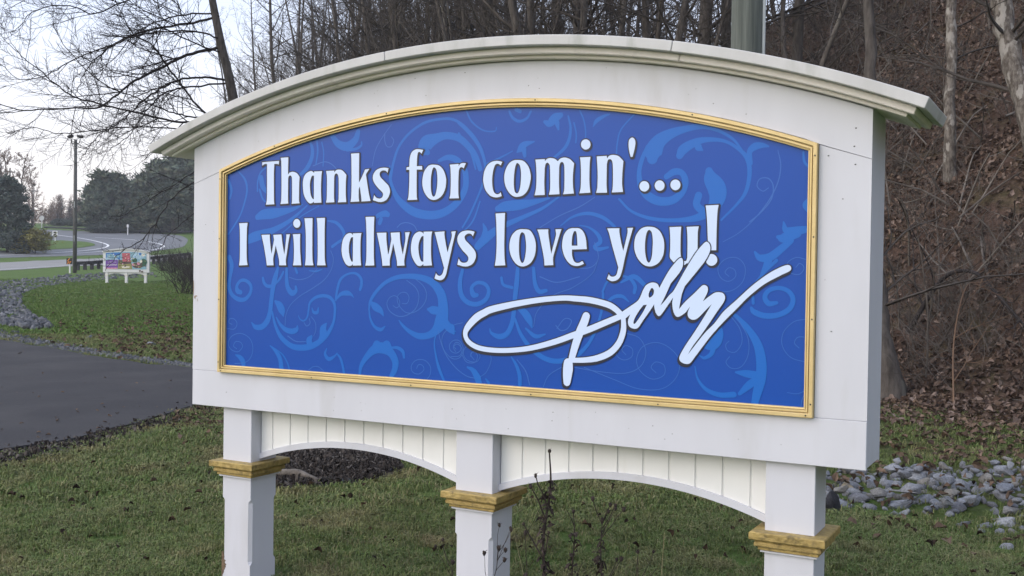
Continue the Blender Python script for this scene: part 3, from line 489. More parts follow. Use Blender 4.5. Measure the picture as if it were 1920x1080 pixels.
SCROLLS = [
[(-4399,9061,67),(-4366,9526,120),(-4252,10055,133),(-3980,10708,119),(-3430,11277,119),(-2649,11695,118),(-1876,11815,117),(-1188,11776,116),(-580,11454,115),(-51,10917,102),(237,10459,89)],
[(-2434,10379,235),(-2631,10550,589),(-2479,10805,719),(-2017,10979,455),(-1481,11083,323),(-797,10921,308),(-267,10481,281),(36,10086,255),(251,9570,216)],
[(-4468,9863,80),(-4445,9396,147),(-4316,8926,173),(-3944,8319,292),(-3219,7811,382),(-2352,7621,379),(-1582,7722,350),(-904,8130,322),(-500,8699,295),(-455,9210,282),(-551,9597,269),(-933,9996,283),(-1390,10129,233),(-1848,9998,130)],
[(-7758,11389,234),(-7390,10994,343),(-6875,10848,410),(-6413,11120,340),(-6250,11485,244)],
[(-6873,10684,150),(-6365,10710,122),(-6073,10853,108),(-6051,11015,68)],
[(-9052,11208,112),(-8905,10784,181),(-8952,10368,209),(-9256,9891,210),(-9744,9557,98)],
[(-8655,11259,83),(-8586,10701,97),(-8683,10080,69)],
[(-8346,11106,69),(-8234,10617,69),(-8260,9996,55)],
[(-8858,10017,42),(-8158,10186,41),(-7634,9974,41),(-7197,9479,34)],
[(-13573,9964,58),(-13086,9514,116),(-12936,9003,116),(-13071,8426,101),(-13351,7778,87),(-13731,7272,88),(-14115,6836,73)],
[(-12252,7655,288),(-11878,7773,473),(-11272,7822,499),(-10628,7898,340),(-9993,8016,183),(-9456,8217,56)],
[(-13332,6323,145),(-12570,6648,477),(-11912,6826,431),(-11169,7037,285),(-10167,7489,184),(-9187,8157,70)],
[(-11255,6538,43),(-10434,7032,57),(-9537,7658,56),(-8479,8131,35)],
[(-7944,7431,69),(-7423,7322,151),(-7032,6942,164),(-7027,6600,137),(-7324,6429,124),(-7666,6222,138)],
[(-5316,7471,67),(-5072,7636,201),(-4704,7719,294),(-4541,7676,240)],
[(-4985,7300,201),(-4905,7467,201)],
[(-4022,7091,40),(-3808,7256,40),(-3489,7299,40),(-3130,7184,40),(-2929,6919,39)],
[(-12269,8915,86),(-12248,9417,86),(-12047,9842,86),(-11583,10113,57)],
[(-12129,8983,115),(-11935,8548,100),(-11651,8328,72)],
[(-5435,9897,40),(-5280,10563,40),(-4959,11085,40),(-4399,11724,33)],
[(-4759,11343,47),(-4754,11009,47),(-4628,10749,40),(-4384,10739,40),(-4266,10986,40),(-4390,11171,33)],
[(-14150,9471,176),(-13949,9028,146),(-14041,8591,102)],
[(-12043,9555,287),(-11924,9122,287),(-11564,8755,100)],
[(273,8172,64),(4,7476,77),(-288,7096,64),(-658,6842,51)],
[(1646,11949,96),(1805,11677,127),(2124,11508,127),(2482,11607,111),(2673,11887,95)],
[(1981,12008,175),(2163,11918,159)],
[(3326,11418,141),(3547,11344,312),(3805,11548,389),(4063,11649,233)],
[(3895,11348,233),(3969,11072,93)],
[(4408,11591,77),(4519,11121,108),(4466,10660,139),(4258,10283,140),(3831,9951,109),(3399,9694,63)],
[(4669,11306,62),(4778,10877,62),(4768,10492,62)],
[(4916,11807,62),(5109,11397,61),(5201,10932,61),(5190,10588,46)],
[(5534,11106,46),(5680,11327,168),(6009,11498,122),(6256,11560,45)],
[(6570,9957,60),(6603,10408,60),(6757,10928,60),(7313,11498,60)],
[(8101,9709,446),(8136,9967,742),(8365,10365,592),(8828,10638,412),(9442,10804,263),(10124,10863,203),(10725,10688,130),(11320,10336,100),(11693,9891,71)],
[(7895,10200,149),(7665,9688,179),(7554,9170,194),(7643,8644,269),(7928,8265,343),(8406,8032,341),(8951,8058,324),(9332,8344,293),(9477,8779,263),(9318,9113,234),(9009,9160,265),(8702,8985,221)],
[(9229,9790,293),(9379,10026,395),(9832,10261,306),(10283,10349,203),(10954,10281,129),(11472,10007,128),(11879,9599,171),(11998,9027,170),(11866,8321,142),(11512,7830,100),(10934,7264,72)],
[(12027,9381,170),(11983,9808,213),(12195,10011,283),(12481,10034,183),(12694,9989,70)],
[(10140,9957,73),(9987,10072,291),(9924,10220,145)],
[(10417,9150,289),(10497,8859,578),(10727,8492,721),(10770,8131,649),(10554,7702,434),(10034,7383,291),(9350,7281,176),(8575,7289,148),(7863,7409,134),(7218,7679,105),(6724,8140,91)],
[(10020,8219,291),(9950,7857,291),(10257,7561,290)],
[(12723,8442,35),(12512,8327,35),(12294,8523,35),(12396,8789,35),(12716,8793,42),(12898,8507,42),(12837,8017,42),(12455,7531,42),(12031,7182,43)],
[(13050,9834,28),(13165,9270,42),(13072,8643,42),(12732,7949,42),(12174,7251,35),(11604,6757,29),(11023,6437,29)],
[(13989,9725,69),(14030,9377,97),(14205,9164,83)],
[(14192,7990,97),(14093,7784,208),(14200,7575,138)],
[(13309,7169,56),(13419,6854,251),(13870,6851,306),(14294,6918,207)],
[(13109,6610,140),(13320,6575,350),(13803,6747,348)],
[(12253,6046,85),(12450,5834,255),(12840,5872,310),(13257,6190,280),(13600,6469,209)],
[(12772,5731,282),(12566,5341,113),(12431,4914,113)],
[(1135,7851,241),(1501,7941,416),(2181,7993,429),(2895,8098,236),(3598,8242,78)],
[(182,6243,325),(552,6567,404),(1286,7046,273),(2281,7436,190),(3254,7817,141),(4032,8287,78)],
[(448,7214,65),(547,6890,243),(368,6405,243)],
[(3178,7033,39),(4045,7493,39),(4982,7867,39),(5649,8238,31)],
[(4138,7103,47),(4648,7447,93),(5324,7593,138),(5996,7431,152),(6496,7084,121),(6664,6856,91)],
[(4994,7112,39),(5418,7016,77),(5799,6746,153),(5929,6441,183),(5683,6250,153),(5851,6135,168),(6264,6213,91)],
[(2055,10219,79),(2233,10370,317),(2410,10521,269),(2854,10619,63)],
[(2368,10325,237),(2418,10046,158)],
[(594,9796,65),(1238,10013,80),(1828,10268,40)],
[(-853,11608,131),(-273,11129,195),(208,10538,178),(451,9962,145),(506,9476,113),(330,8754,97),(-218,7628,98),(-590,7060,82)],
[(-846,11157,82),(-262,10396,114),(35,9573,81)],
[(-479,12116,82),(-186,11612,81),(385,11217,65),(944,11148,64),(1034,11304,48)],
[(6862,4816,76),(7424,5051,195),(7991,4612,149)],
[(4155,6092,31),(4333,5782,31),(4853,5399,31),(5529,5406,31),(5857,5792,31),(5680,6403,31)],
[(3212,4988,39),(4004,4766,39),(5030,5016,39)],
[(-14041,5686,264),(-13878,5292,263),(-13984,4697,198),(-14040,4235,237),(-13841,3843,211),(-13402,3624,223),(-12969,3654,196),(-12646,3969,182),(-12634,4327,182),(-12938,4550,170),(-13284,4544,157),(-13515,4311,171),(-13494,4048,263),(-13276,3974,223)],
[(-11856,4698,142),(-11786,4473,168),(-11573,4315,168),(-11196,4322,154)],
[(-10917,5193,128),(-11037,4871,257),(-11181,4419,295),(-11274,3903,257),(-11335,3451,257),(-11388,3063,258),(-11550,2638,297),(-11883,2335,285),(-12308,2306,234),(-12541,2506,65)],
[(-10381,5199,153),(-10373,4625,217),(-10285,4244,255),(-10037,4008,280),(-9794,4127,190),(-9813,4317,127)],
[(-10584,5005,115),(-10786,4682,128),(-11073,4421,103)],
[(-9850,5205,127),(-9741,4984,139)],
[(-11061,3587,128),(-10810,3401,384),(-10641,3150,384),(-10555,2897,77)],
[(-11246,3067,103),(-11045,2431,167),(-10664,1869,243),(-10083,1499,267),(-9513,1424,291),(-8871,1517,290),(-8318,1781,263),(-7851,2176,212),(-7546,2685,149),(-7460,3185,149),(-7496,3556,161),(-7719,3830,162),(-8112,3926,162),(-8585,3840,150),(-8940,3579,126),(-9015,3262,101),(-9091,2913,88),(-9289,2717,76),(-9516,2773,63),(-9639,2940,38)],
[(-10992,2818,64),(-10756,2506,154),(-10422,2262,230),(-10011,2183,267),(-9728,2290,228),(-9689,2469,51)],
[(-7421,3744,112),(-7336,4242,136),(-7149,4709,136),(-6730,4962,98),(-6273,4987,123),(-5982,4759,147),(-5963,4454,159),(-6035,4257,134)],
[(-7360,3808,87),(-7101,4030,185),(-6755,4081,234),(-6525,4013,123),(-6394,3893,37)],
[(-8816,3331,50),(-8718,3133,138),(-8496,3140,150),(-8435,3342,75)],
[(-7952,2639,62),(-8129,2383,375),(-8148,2038,400),(-8302,1813,275)],
[(-8837,1978,151),(-8955,1816,340),(-8952,1627,315)],
[(-9287,2623,44),(-9124,2471,44),(-8926,2604,44),(-8969,2823,44)],
[(-8851,2921,38),(-8608,2647,38),(-8578,2271,38),(-8702,2015,31)],
[(-10270,1949,51),(-9760,1717,51),(-9178,1730,38)],
[(-7750,6036,31),(-7589,5664,37),(-7699,5166,37),(-8122,4662,44),(-8829,4242,44),(-9547,3879,38),(-10111,3452,38),(-10391,2966,38),(-10441,2453,38)],
[(-10211,4755,38),(-9639,4650,44),(-8997,4805,38),(-8525,5188,31)],
[(-9001,5088,50),(-8602,5062,88),(-8248,5160,50)],
[(-5511,3367,85),(-5442,3734,146),(-5135,4166,170),(-4625,4599,181),(-3972,4851,204),(-3254,4909,238),(-2614,4842,272),(-2050,4616,352),(-1661,4184,445),(-1537,3719,491),(-1544,3310,585),(-1641,2897,644),(-1913,2535,411),(-2294,2313,295),(-2787,2263,272),(-3288,2451,190),(-3651,2705,131),(-3856,2925,48)],
[(-2312,3462,118),(-2101,3439,353),(-1823,3418,352)],
[(-1400,2905,350),(-1190,2680,350),(-881,2546,58)],
[(-5388,3674,146),(-5163,3499,364),(-4864,3326,266),(-4706,3101,60)],
[(-5511,3367,73),(-5430,2943,109),(-5186,2588,146),(-4851,2467,169),(-4617,2621,60)],
[(-4185,3575,30),(-3988,3484,36),(-3823,3627,36),(-3885,3894,36),(-4119,4020,36),(-4395,3912,36),(-4523,3637,36),(-4349,3311,42),(-3873,3104,42),(-3371,3192,42),(-2947,3503,42),(-2799,3981,41),(-2961,4392,41),(-3466,4727,36)],
[(-3702,3690,30),(-3436,3697,36),(-3325,3938,36),(-3457,4155,36),(-3745,4167,36),(-3959,3952,36),(-3866,3595,36),(-3444,3279,36),(-2945,3354,42),(-2526,3692,41),(-2392,4109,41),(-2573,4488,35),(-2967,4777,30)],
[(-13822,2381,40),(-14016,2453,40),(-13957,2653,40),(-13650,2631,39),(-13490,2406,39),(-13687,2149,39),(-14171,2170,33)],
[(-13500,1189,39),(-13702,1311,40),(-13566,1535,39),(-13243,1510,39),(-13128,1292,39),(-13411,1042,39),(-13849,1126,40),(-14055,1427,40),(-13814,1801,40),(-13249,1956,39),(-12685,1750,39),(-12457,1337,39),(-12545,876,39),(-12884,564,39),(-13621,439,40)],
[(-13557,877,66),(-13277,773,236),(-13084,586,288),(-13028,327,223)],
[(-11366,1439,52),(-11029,1211,180),(-10733,840,256),(-10626,333,269)],
[(-11030,1307,39),(-10570,1041,77),(-10277,673,77),(-10133,330,76)],
[(-7919,1455,62),(-8010,1201,150),(-7795,981,187),(-7484,1103,112),(-7293,1280,50)],
[(-7331,1266,62),(-7096,1030,136),(-6959,666,136),(-6893,361,136)],
[(-5993,383,135),(-5909,786,208),(-5577,1232,293),(-5171,1556,425),(-4728,1638,508),(-4285,1448,397),(-4024,1070,360),(-4055,708,300),(-4233,397,217)],
[(-5247,1704,121),(-5064,1834,267),(-4802,1695,242)],
[(-4802,1695,181),(-4496,1860,265),(-4325,1717,181)],
[(-4288,1671,72),(-3925,1688,144),(-3633,1540,167),(-3557,1275,119)],
[(-8975,396,38),(-8698,569,38),(-8380,574,38),(-8061,386,37)],
[(-2871,823,36),(-2767,989,36),(-2554,960,35),(-2495,768,35),(-2761,575,36),(-3082,645,36),(-3157,908,36),(-2912,1177,36),(-2452,1202,35),(-2147,935,35),(-2162,580,35),(-2334,364,35)],
[(-1823,2538,59),(-1954,2004,70),(-1861,1421,94),(-1700,901,152),(-1429,361,105)],
[(-1753,2512,35),(-1607,2020,35),(-1308,1449,41),(-822,951,41),(-275,635,40),(195,560,34)],
[(-835,1776,35),(-959,1903,35),(-839,2066,35),(-635,2006,35),(-597,1746,35),(-832,1601,35),(-1106,1693,35),(-1165,1952,35),(-943,2154,35),(-636,2121,35),(-462,1782,35),(-626,1426,35),(-999,1349,35),(-1380,1621,35),(-1559,2022,35),(-1462,2436,35),(-987,2804,35),(-514,2937,29)],
[(-87,1500,35),(-56,1657,35),(144,1684,34),(260,1501,34),(117,1246,35),(-285,1241,35),(-526,1547,35)],
[(-248,1012,69),(22,912,207),(261,610,322),(330,413,287)],
[(-554,5216,152),(-674,4708,219),(-606,4161,236),(-287,3832,219),(202,3761,201),(633,3981,200),(771,4359,183),(575,4630,167),(188,4681,151),(-81,4467,168),(1,4175,252),(196,4154,167)],
[(1381,4909,132),(1480,4622,132),(1905,4506,131)],
[(2169,5494,131),(2133,4839,229),(2052,4099,213),(2013,3605,197),(1929,3027,214),(1702,2566,231),(1327,2410,232),(944,2535,133),(845,2722,50)],
[(2909,5339,146),(2993,4690,195),(3199,4370,194),(3515,4417,145)],
[(2057,3771,131),(2433,3536,294),(2715,3218,326),(2877,2858,65)],
[(2066,3196,98),(2356,2551,164),(2873,1962,195),(3517,1588,210),(4147,1516,209),(4852,1737,207),(5369,2160,158),(5706,2689,126),(5953,3329,110),(6072,3883,110),(6089,4354,110)],
[(6062,4432,94),(6268,4828,94),(6687,5069,78),(7191,4999,108),(7461,4694,154),(7433,4423,139)],
[(6157,3885,94),(6533,4208,141),(6911,4256,140),(7207,4054,46)],
[(2583,2806,82),(3047,2498,179),(3500,2598,65)],
[(2949,2901,33),(3121,3557,32),(3834,4223,32),(4717,4562,32),(5578,5132,32),(5827,5686,31)],
[(3989,2980,40),(4215,2788,40),(4524,2880,40),(4695,3206,40),(4385,3275,32),(4035,2862,32)],
[(11183,3914,74),(11642,3560,162),(12098,3099,249),(12442,2528,336),(12578,1878,393),(12560,1294,394),(12437,774,336),(12334,292,249)],
[(11604,1493,74),(11979,1464,264),(12351,1427,292)],
[(11769,692,147),(12135,1048,293),(12427,1286,219)],
[(9991,1625,38),(10117,1144,90),(10473,754,150),(11014,589,193),(11544,640,221)],
[(11339,3660,30),(11724,3158,29),(11823,2647,29),(11590,2267,29),(11288,2290,30),(11193,2507,30),(11319,2661,30)],
[(11604,3558,29),(12028,2876,29),(12077,2218,29),(11825,1727,29),(11451,1632,30),(11220,1842,30),(11352,2071,30)],
[(10928,3238,149),(10957,2905,297),(10748,2599,521),(10441,2548,448),(10127,2796,105)],
[(10713,2448,223),(10641,2146,179),(10374,1968,120),(10179,2048,45)],
[(12157,3943,117),(12271,3800,205),(12678,3667,218),(13186,3720,202),(13578,3948,201),(13714,4311,187),(13530,4609,173),(13168,4717,159),(12807,4615,174),(12665,4358,189),(12816,4129,203),(13106,4166,130)],
[(12228,4128,117),(12217,4712,102),(12576,5229,102),(13077,5741,130)],
[(11275,5122,30),(11121,5268,30),(11269,5447,30),(11497,5361,29),(11524,5103,29),(11240,4929,30),(10933,5095,30),(10850,5465,30),(11149,5786,30),(11601,5818,29),(11892,5476,29),(11805,4924,29),(11323,4561,30),(10560,4545,30)],
[(13799,5496,29),(13939,5641,29),(14098,5464,29),(13911,5233,29),(13553,5314,29),(13475,5637,29),(13793,5854,29),(14148,5785,29)],
[(13961,2527,29),(13794,2699,29),(13918,2919,29),(14271,2934,29)],
[(14259,3598,29),(13765,3487,29),(13379,3077,29),(13352,2571,29),(13682,2154,29),(14289,2007,29)],
[(8405,1284,31),(8198,1487,31),(8397,1712,31),(8739,1593,31),(8729,1211,31),(8247,1029,31),(7751,1307,31),(7578,1761,31),(7816,2275,31),(8384,2478,31),(8951,2290,30),(9358,1817,30),(9250,1166,30),(8658,672,31),(7680,607,31),(6674,893,31),(5296,1324,32)],
[(7118,1931,31),(6948,2117,31),(7112,2296,31),(7389,2177,31),(7369,1866,31),(7038,1717,31),(6742,1873,31),(6736,2224,31)],
[(7145,2787,31),(7687,2616,31),(7967,2090,31),(7747,1500,31),(7089,1191,31),(5989,1189,31),(4859,1299,32)],
[(3446,409,32),(3709,911,32),(4417,1354,32)],
[(1906,1586,49),(2164,1230,148),(2319,828,180),(2344,436,180)],
[(2188,1477,33),(2612,1009,49),(2806,449,49)],
[(-242,1029,67),(102,864,218),(301,582,234),(401,379,201)],
[(688,564,67),(834,406,133)],
[(-844,1657,34),(-966,1846,34),(-770,1999,34),(-530,1799,34),(-644,1498,34),(-1090,1432,34)],
[(95,1351,34),(-75,1569,34),(137,1747,34),(383,1550,33),(193,1272,34),(-296,1347,34),(-450,1719,34),(-63,2048,34),(521,1975,33),(932,1495,33),(731,900,33),(397,630,33)],
[(-1261,2828,170),(-1109,2664,424),(-956,2457,119)],
[(13563,851,29),(13956,841,29),(14342,1046,29)],
[(14342,1010,29),(14136,710,29),(14071,383,29)]]

# ================================================================== the sign
Z0 = 1.0796                     # height of the picture frame's lower edge
SIGN = empty('entrance_sign', (-0.1681, 4.5448, 0.0), -0.49837)
tag(SIGN, 'large white arched sign with blue message panel on three gold-capped posts', 'sign')
HW, DEP = 1.642, 0.276          # half width and depth of the white box
def arc_z(x, cz, r): return cz + math.sqrt(max(0.0, r * r - x * x))
CZ = -3.385                     # centre height of the cornice arcs (above the frame's lower edge)
def arc_pts(x0, x1, cz, r, n): return [(x, Z0 + arc_z(x, cz, r)) for x in np.linspace(x0, x1, n)]
GC, GR = -3.1334, 4.3824        # picture frame arc
# white boards of the front
top = arc_pts(-HW, HW, CZ, 4.7905, 65)
low = arc_pts(-1.4575, 1.4575, GC, GR + .0028, 61)
hb = MB()
poly = top + [(HW, Z0 + .938), (1.4575, Z0 + .9985)] + low[::-1][1:-1] + [(-1.4575, Z0 + .9985), (-HW, Z0 + .938)]
hb.prism(poly, 0, .02)
hb.build('header_board', M['paint'], SIGN)
for s in (-1, 1):
    st = MB(); q = [(s * 1.457, Z0 + .0016), (s * HW, Z0 + .0016), (s * HW, Z0 + .9362), (s * 1.457, Z0 + .9962)]
    st.prism(q, 0.0004, .0205); st.build('side_board', M['paint'], SIGN)
    sp = MB(); sp.prism([(s * (HW - .02), Z0 - .17), (s * (HW - .0006), Z0 - .17), (s * (HW - .0006), Z0 + 1.118), (s * (HW - .02), Z0 + 1.118)], .0215, DEP - .021)
    sp.build('end_panel', M['paint'], SIGN)
rb = MB(); rb.prism([(-HW, Z0 - .176), (HW, Z0 - .176), (HW, Z0), (-HW, Z0)], -.0004, .02)
bevel(rb.build('bottom_rail', M['paint'], SIGN), .002)
bk = MB(); bk.prism(top + [(HW, Z0 - .176), (-HW, Z0 - .176)], DEP - .02, DEP); bk.build('back_panel', M['paint'], SIGN)
sf = MB(); sf.box(-HW + .021, HW - .021, .021, DEP - .021, Z0 - .172, Z0 - .155); sf.build('bottom_panel', M['paint'], SIGN)

# cornice: three stacked curved courses
def slab(mb, r0, r1, xe, y0, y1, xa=None, n=56):
    a0, a1 = math.asin((xa if xa is not None else -xe) / r1), math.asin(xe / r1)
    V = []; F = []
    for t in np.linspace(a0, a1, n):
        for r, y in ((r0, y0), (r1, y0), (r1, y1), (r0, y1)):
            V.append((r * math.sin(t), y, Z0 + CZ + r * math.cos(t)))
    for k in range(n - 1):
        for j in range(4): F.append((k * 4 + j, k * 4 + (j + 1) % 4, k * 4 + 4 + (j + 1) % 4, k * 4 + 4 + j))
    F += [(0, 1, 2, 3), ((n - 1) * 4 + 3, (n - 1) * 4 + 2, (n - 1) * 4 + 1, (n - 1) * 4)]
    return mb.add(V, F)
for xa, xb in ((-1.845, -.399), (-.3965, .93), (.9325, 1.845)):
    c = MB(); slab(c, 4.8335, 4.874, xb, -.118, DEP + .118, xa); bevel(c.build('fascia', M['paint_weathered'], SIGN), .0025)
for xa, xb in ((-1.80, .945), (.9465, 1.80)):
    c = MB(); slab(c, 4.8075, 4.833, xb, -.075, DEP + .075, xa); bevel(c.build('crown_moulding', M['paint_seal'], SIGN), .003)
c = MB(); slab(c, 4.7945, 4.807, 1.765, -.038, DEP + .038); bevel(c.build('bed_moulding', M['paint_seal'], SIGN), .002)

# gold picture frame with a stepped profile, mitred
PROF = [(0, .004), (0, -.020), (.002, -.0225), (.0135, -.0225), (.0155, -.021), (.0162, -.006), (.0192, -.006), (.0200, -.0165), (.0265, -.0165), (.0272, -.004), (.0295, -.004), (.0302, -.010), (.0348, -.009), (.0355, .003)]
GX0 = 1.455
def frame_piece(name, f0, f1, curve=None, n=2):
    V = []; F = []; K = len(PROF)
    for t in np.linspace(0, 1, n):
        for d, y in PROF:
            x, z = curve(d, t) if curve else tuple(np.array(f0(d)) * (1 - t) + np.array(f1(d)) * t)
            V.append((x, y, Z0 + z))
    for k in range(n - 1):
        for j in range(K - 1): F.append((k * K + j, k * K + j + 1, k * K + K + j + 1, k * K + K + j))
    return mesh(name, V, F, M['gold'], SIGN)
def topz(x, d): return arc_z(x, GC, GR - d)
fr = []
for s in (-1, 1):
    fr.append(frame_piece('frame_side', lambda d: (s * (GX0 - d), d), lambda d: (s * (GX0 - d), topz(GX0 - d, d))))
fr.append(frame_piece('frame_bottom', lambda d: (-(GX0 - d), d), lambda d: (GX0 - d, d)))
fr.append(frame_piece('frame_top', None, None, lambda d, t: ((2 * t - 1) * (GX0 - d), topz((2 * t - 1) * (GX0 - d), d)), 64))
def screw(x, z, par):
    b = MB(); n = 8
    for y in (-.0205, -.0235): b.v += [(x + .0032 * math.cos(k * 2 * PI / n), y, Z0 + z + .0032 * math.sin(k * 2 * PI / n)) for k in range(n)]
    b.f = [tuple(range(n)), tuple(range(n, 2 * n))] + [(k, (k + 1) % n, n + (k + 1) % n, n + k) for k in range(n)]
    b.i = [0] * len(b.f); b.build('screw', M['dark_metal'], par)
for s, fo in ((-1, fr[0]), (1, fr[1])):
    for z in (.05, .36, .66, .955): screw(s * (GX0 - .008), z, fo)
for x in (-1.43, -.86, -.30, .30, .86, 1.43): screw(x, .008, fr[2])
for x in (-1.1, -.45, .30, .98): screw(x, topz(x, .008), fr[3])

# blue message panel
pn = MB()
pp = [(-1.445, Z0 + .006), (1.445, Z0 + .006)] + [(x, Z0 + topz(x, .008)) for x in np.linspace(1.445, -1.445, 61)]
pn.prism(pp, .004, .012)
PANEL = pn.build('message_panel', M['panel'], SIGN)

def dens(C, n=5):
    """control points (x, z, corner) in 0.1 mm -> smooth closed outline"""
    P = np.array([(c[0], c[1]) for c in C], float) * 1e-4; K = len(P); cor = [c[2] for c in C]
    T = np.zeros_like(P)
    for i in range(K):
        if not cor[i]: T[i] = (P[(i + 1) % K] - P[i - 1]) * .5
    out = []
    for i in range(K):
        j = (i + 1) % K; d = P[j] - P[i]
        t0 = d if cor[i] else T[i]; t1 = d if cor[j] else T[j]
        ln = np.linalg.norm(d)
        for tt in (t0, t1):
            pass
        t0 = t0 * min(1, 1.3 * ln / (np.linalg.norm(t0) + 1e-9)); t1 = t1 * min(1, 1.3 * ln / (np.linalg.norm(t1) + 1e-9))
        if cor[i] and cor[j]: out.append(P[i]); continue
        for s in np.arange(n) / n:
            h = 2 * s ** 3 - 3 * s ** 2 + 1, s ** 3 - 2 * s ** 2 + s, -2 * s ** 3 + 3 * s ** 2, s ** 3 - s ** 2
            out.append(h[0] * P[i] + h[1] * t0 + h[2] * P[j] + h[3] * t1)
    return np.array(out)
def fill(mb, conts, y, i=0):
    pts = [p for c in conts for p in c]
    tri = tessellate_polygon([[Vector((p[0], p[1], 0)) for p in c] for c in conts])
    mb.add([(p[0], y, Z0 + p[1]) for p in pts], tri, i)
def rim(mb, conts, y, r, shift=(0, 0), i=1, inner=.004):
    """band along an outline, r wide outside it"""
    for ci, c in enumerate(conts):
        P = c + np.array(shift); n = len(P)
        e = np.roll(P, -1, 0) - P; e /= np.linalg.norm(e, axis=1, keepdims=True) + 1e-12
        area = 0.5 * np.sum(P[:, 0] * np.roll(P[:, 1], -1) - np.roll(P[:, 0], -1) * P[:, 1])
        sg = 1 if (area > 0) == (ci == 0) else -1
        nrm = np.stack([e[:, 1], -e[:, 0]], 1) * sg
        m_ = nrm + np.roll(nrm, 1, 0); l2 = np.sum(m_ * m_, 1, keepdims=True) / 2
        m_ = m_ / np.maximum(l2, .45)
        O = P + m_ * r; Q = P - m_ * inner
        V = [(p[0], y, Z0 + p[1]) for p in O] + [(p[0], y, Z0 + p[1]) for p in Q]
        mb.add(V, [(k, (k + 1) % n, n + (k + 1) % n, n + k) for k in range(n)], i)
for name, fills in GLYPHS:
    mb = MB()
    for conts in fills:
        D = [dens(c) for c in conts]
        fill(mb, D, .0015, 0)
        rim(mb, D, .0020, .0048)
        rim(mb, D, .0024, .0048, (.0032, -.0042))
    mb.build('letter' if len(name) == 1 else name, [M['letter'], M['ink']], PANEL)

def stroke(mb, S, y0, dy=6e-5, i=0, widen=0.0, shift=(0, 0), n=6, clip=True):
    P = np.array(S, float) * 1e-4
    P = spline(P, n)
    if clip: P[:, 0] = np.clip(P[:, 0], -1.44, 1.44); P[:, 1] = np.maximum(P[:, 1], .012)
    C = P[:, :2] + np.array(shift); W = np.maximum(P[:, 2], 4e-4) / 2 + widen
    T = np.gradient(C, axis=0); ln = np.linalg.norm(T, axis=1, keepdims=True)
    T = T / (ln + 1e-9); Nn = np.stack([-T[:, 1], T[:, 0]], 1); K = len(C)
    y = y0 - dy * np.linspace(0, 1, K)
    L_, R_ = C + Nn * W[:, None], C - Nn * W[:, None]
    V = [(p[0], y[k], Z0 + p[1]) for k, p in enumerate(L_)] + [(p[0], y[k], Z0 + p[1]) for k, p in enumerate(R_)]
    F = [(k, k + 1, K + k + 1, K + k) for k in range(K - 1)]
    for k, sg in ((0, -1), (K - 1, 1)):
        base = len(V); V.append((C[k][0], y[k], Z0 + C[k][1]))
        arc = [C[k] + W[k] * (math.cos(a) * Nn[k] + sg * math.sin(a) * T[k]) for a in np.linspace(0, PI, 7)]
        V += [(p[0], y[k], Z0 + p[1]) for p in arc]
        F += [(base, base + 1 + j, base + 2 + j) for j in range(6)]
    mb.add(V, F, i)
for i, S in enumerate(SCROLLS):
    mb = MB(); wmax = max(s[2] for s in S)
    stroke(mb, S, .00375 - i * 8e-6)
    mb.build('scroll', M['scroll_thin'] if wmax < 55 else M['scroll'], PANEL)
sg = MB(); sh = (-.0042, -.0085)
D = [[dens(c) for c in conts] for conts in SIGNATURE_FILL]
for conts in D:
    fill(sg, conts, .00045, 0); rim(sg, conts, .0007, .0042); rim(sg, conts, .0009, .0042, sh, inner=.008)
for k, S in enumerate(SIGNATURE_STROKES):
    stroke(sg, S, .00042 - k * 3e-5, 2e-5, 0, clip=False); stroke(sg, S, .00075, 2e-5, 1, .0042, clip=False); stroke(sg, S, .00095, 2e-5, 1, .0042, sh, clip=False)
sg.build('signature', [M['letter'], M['ink']], PANEL)

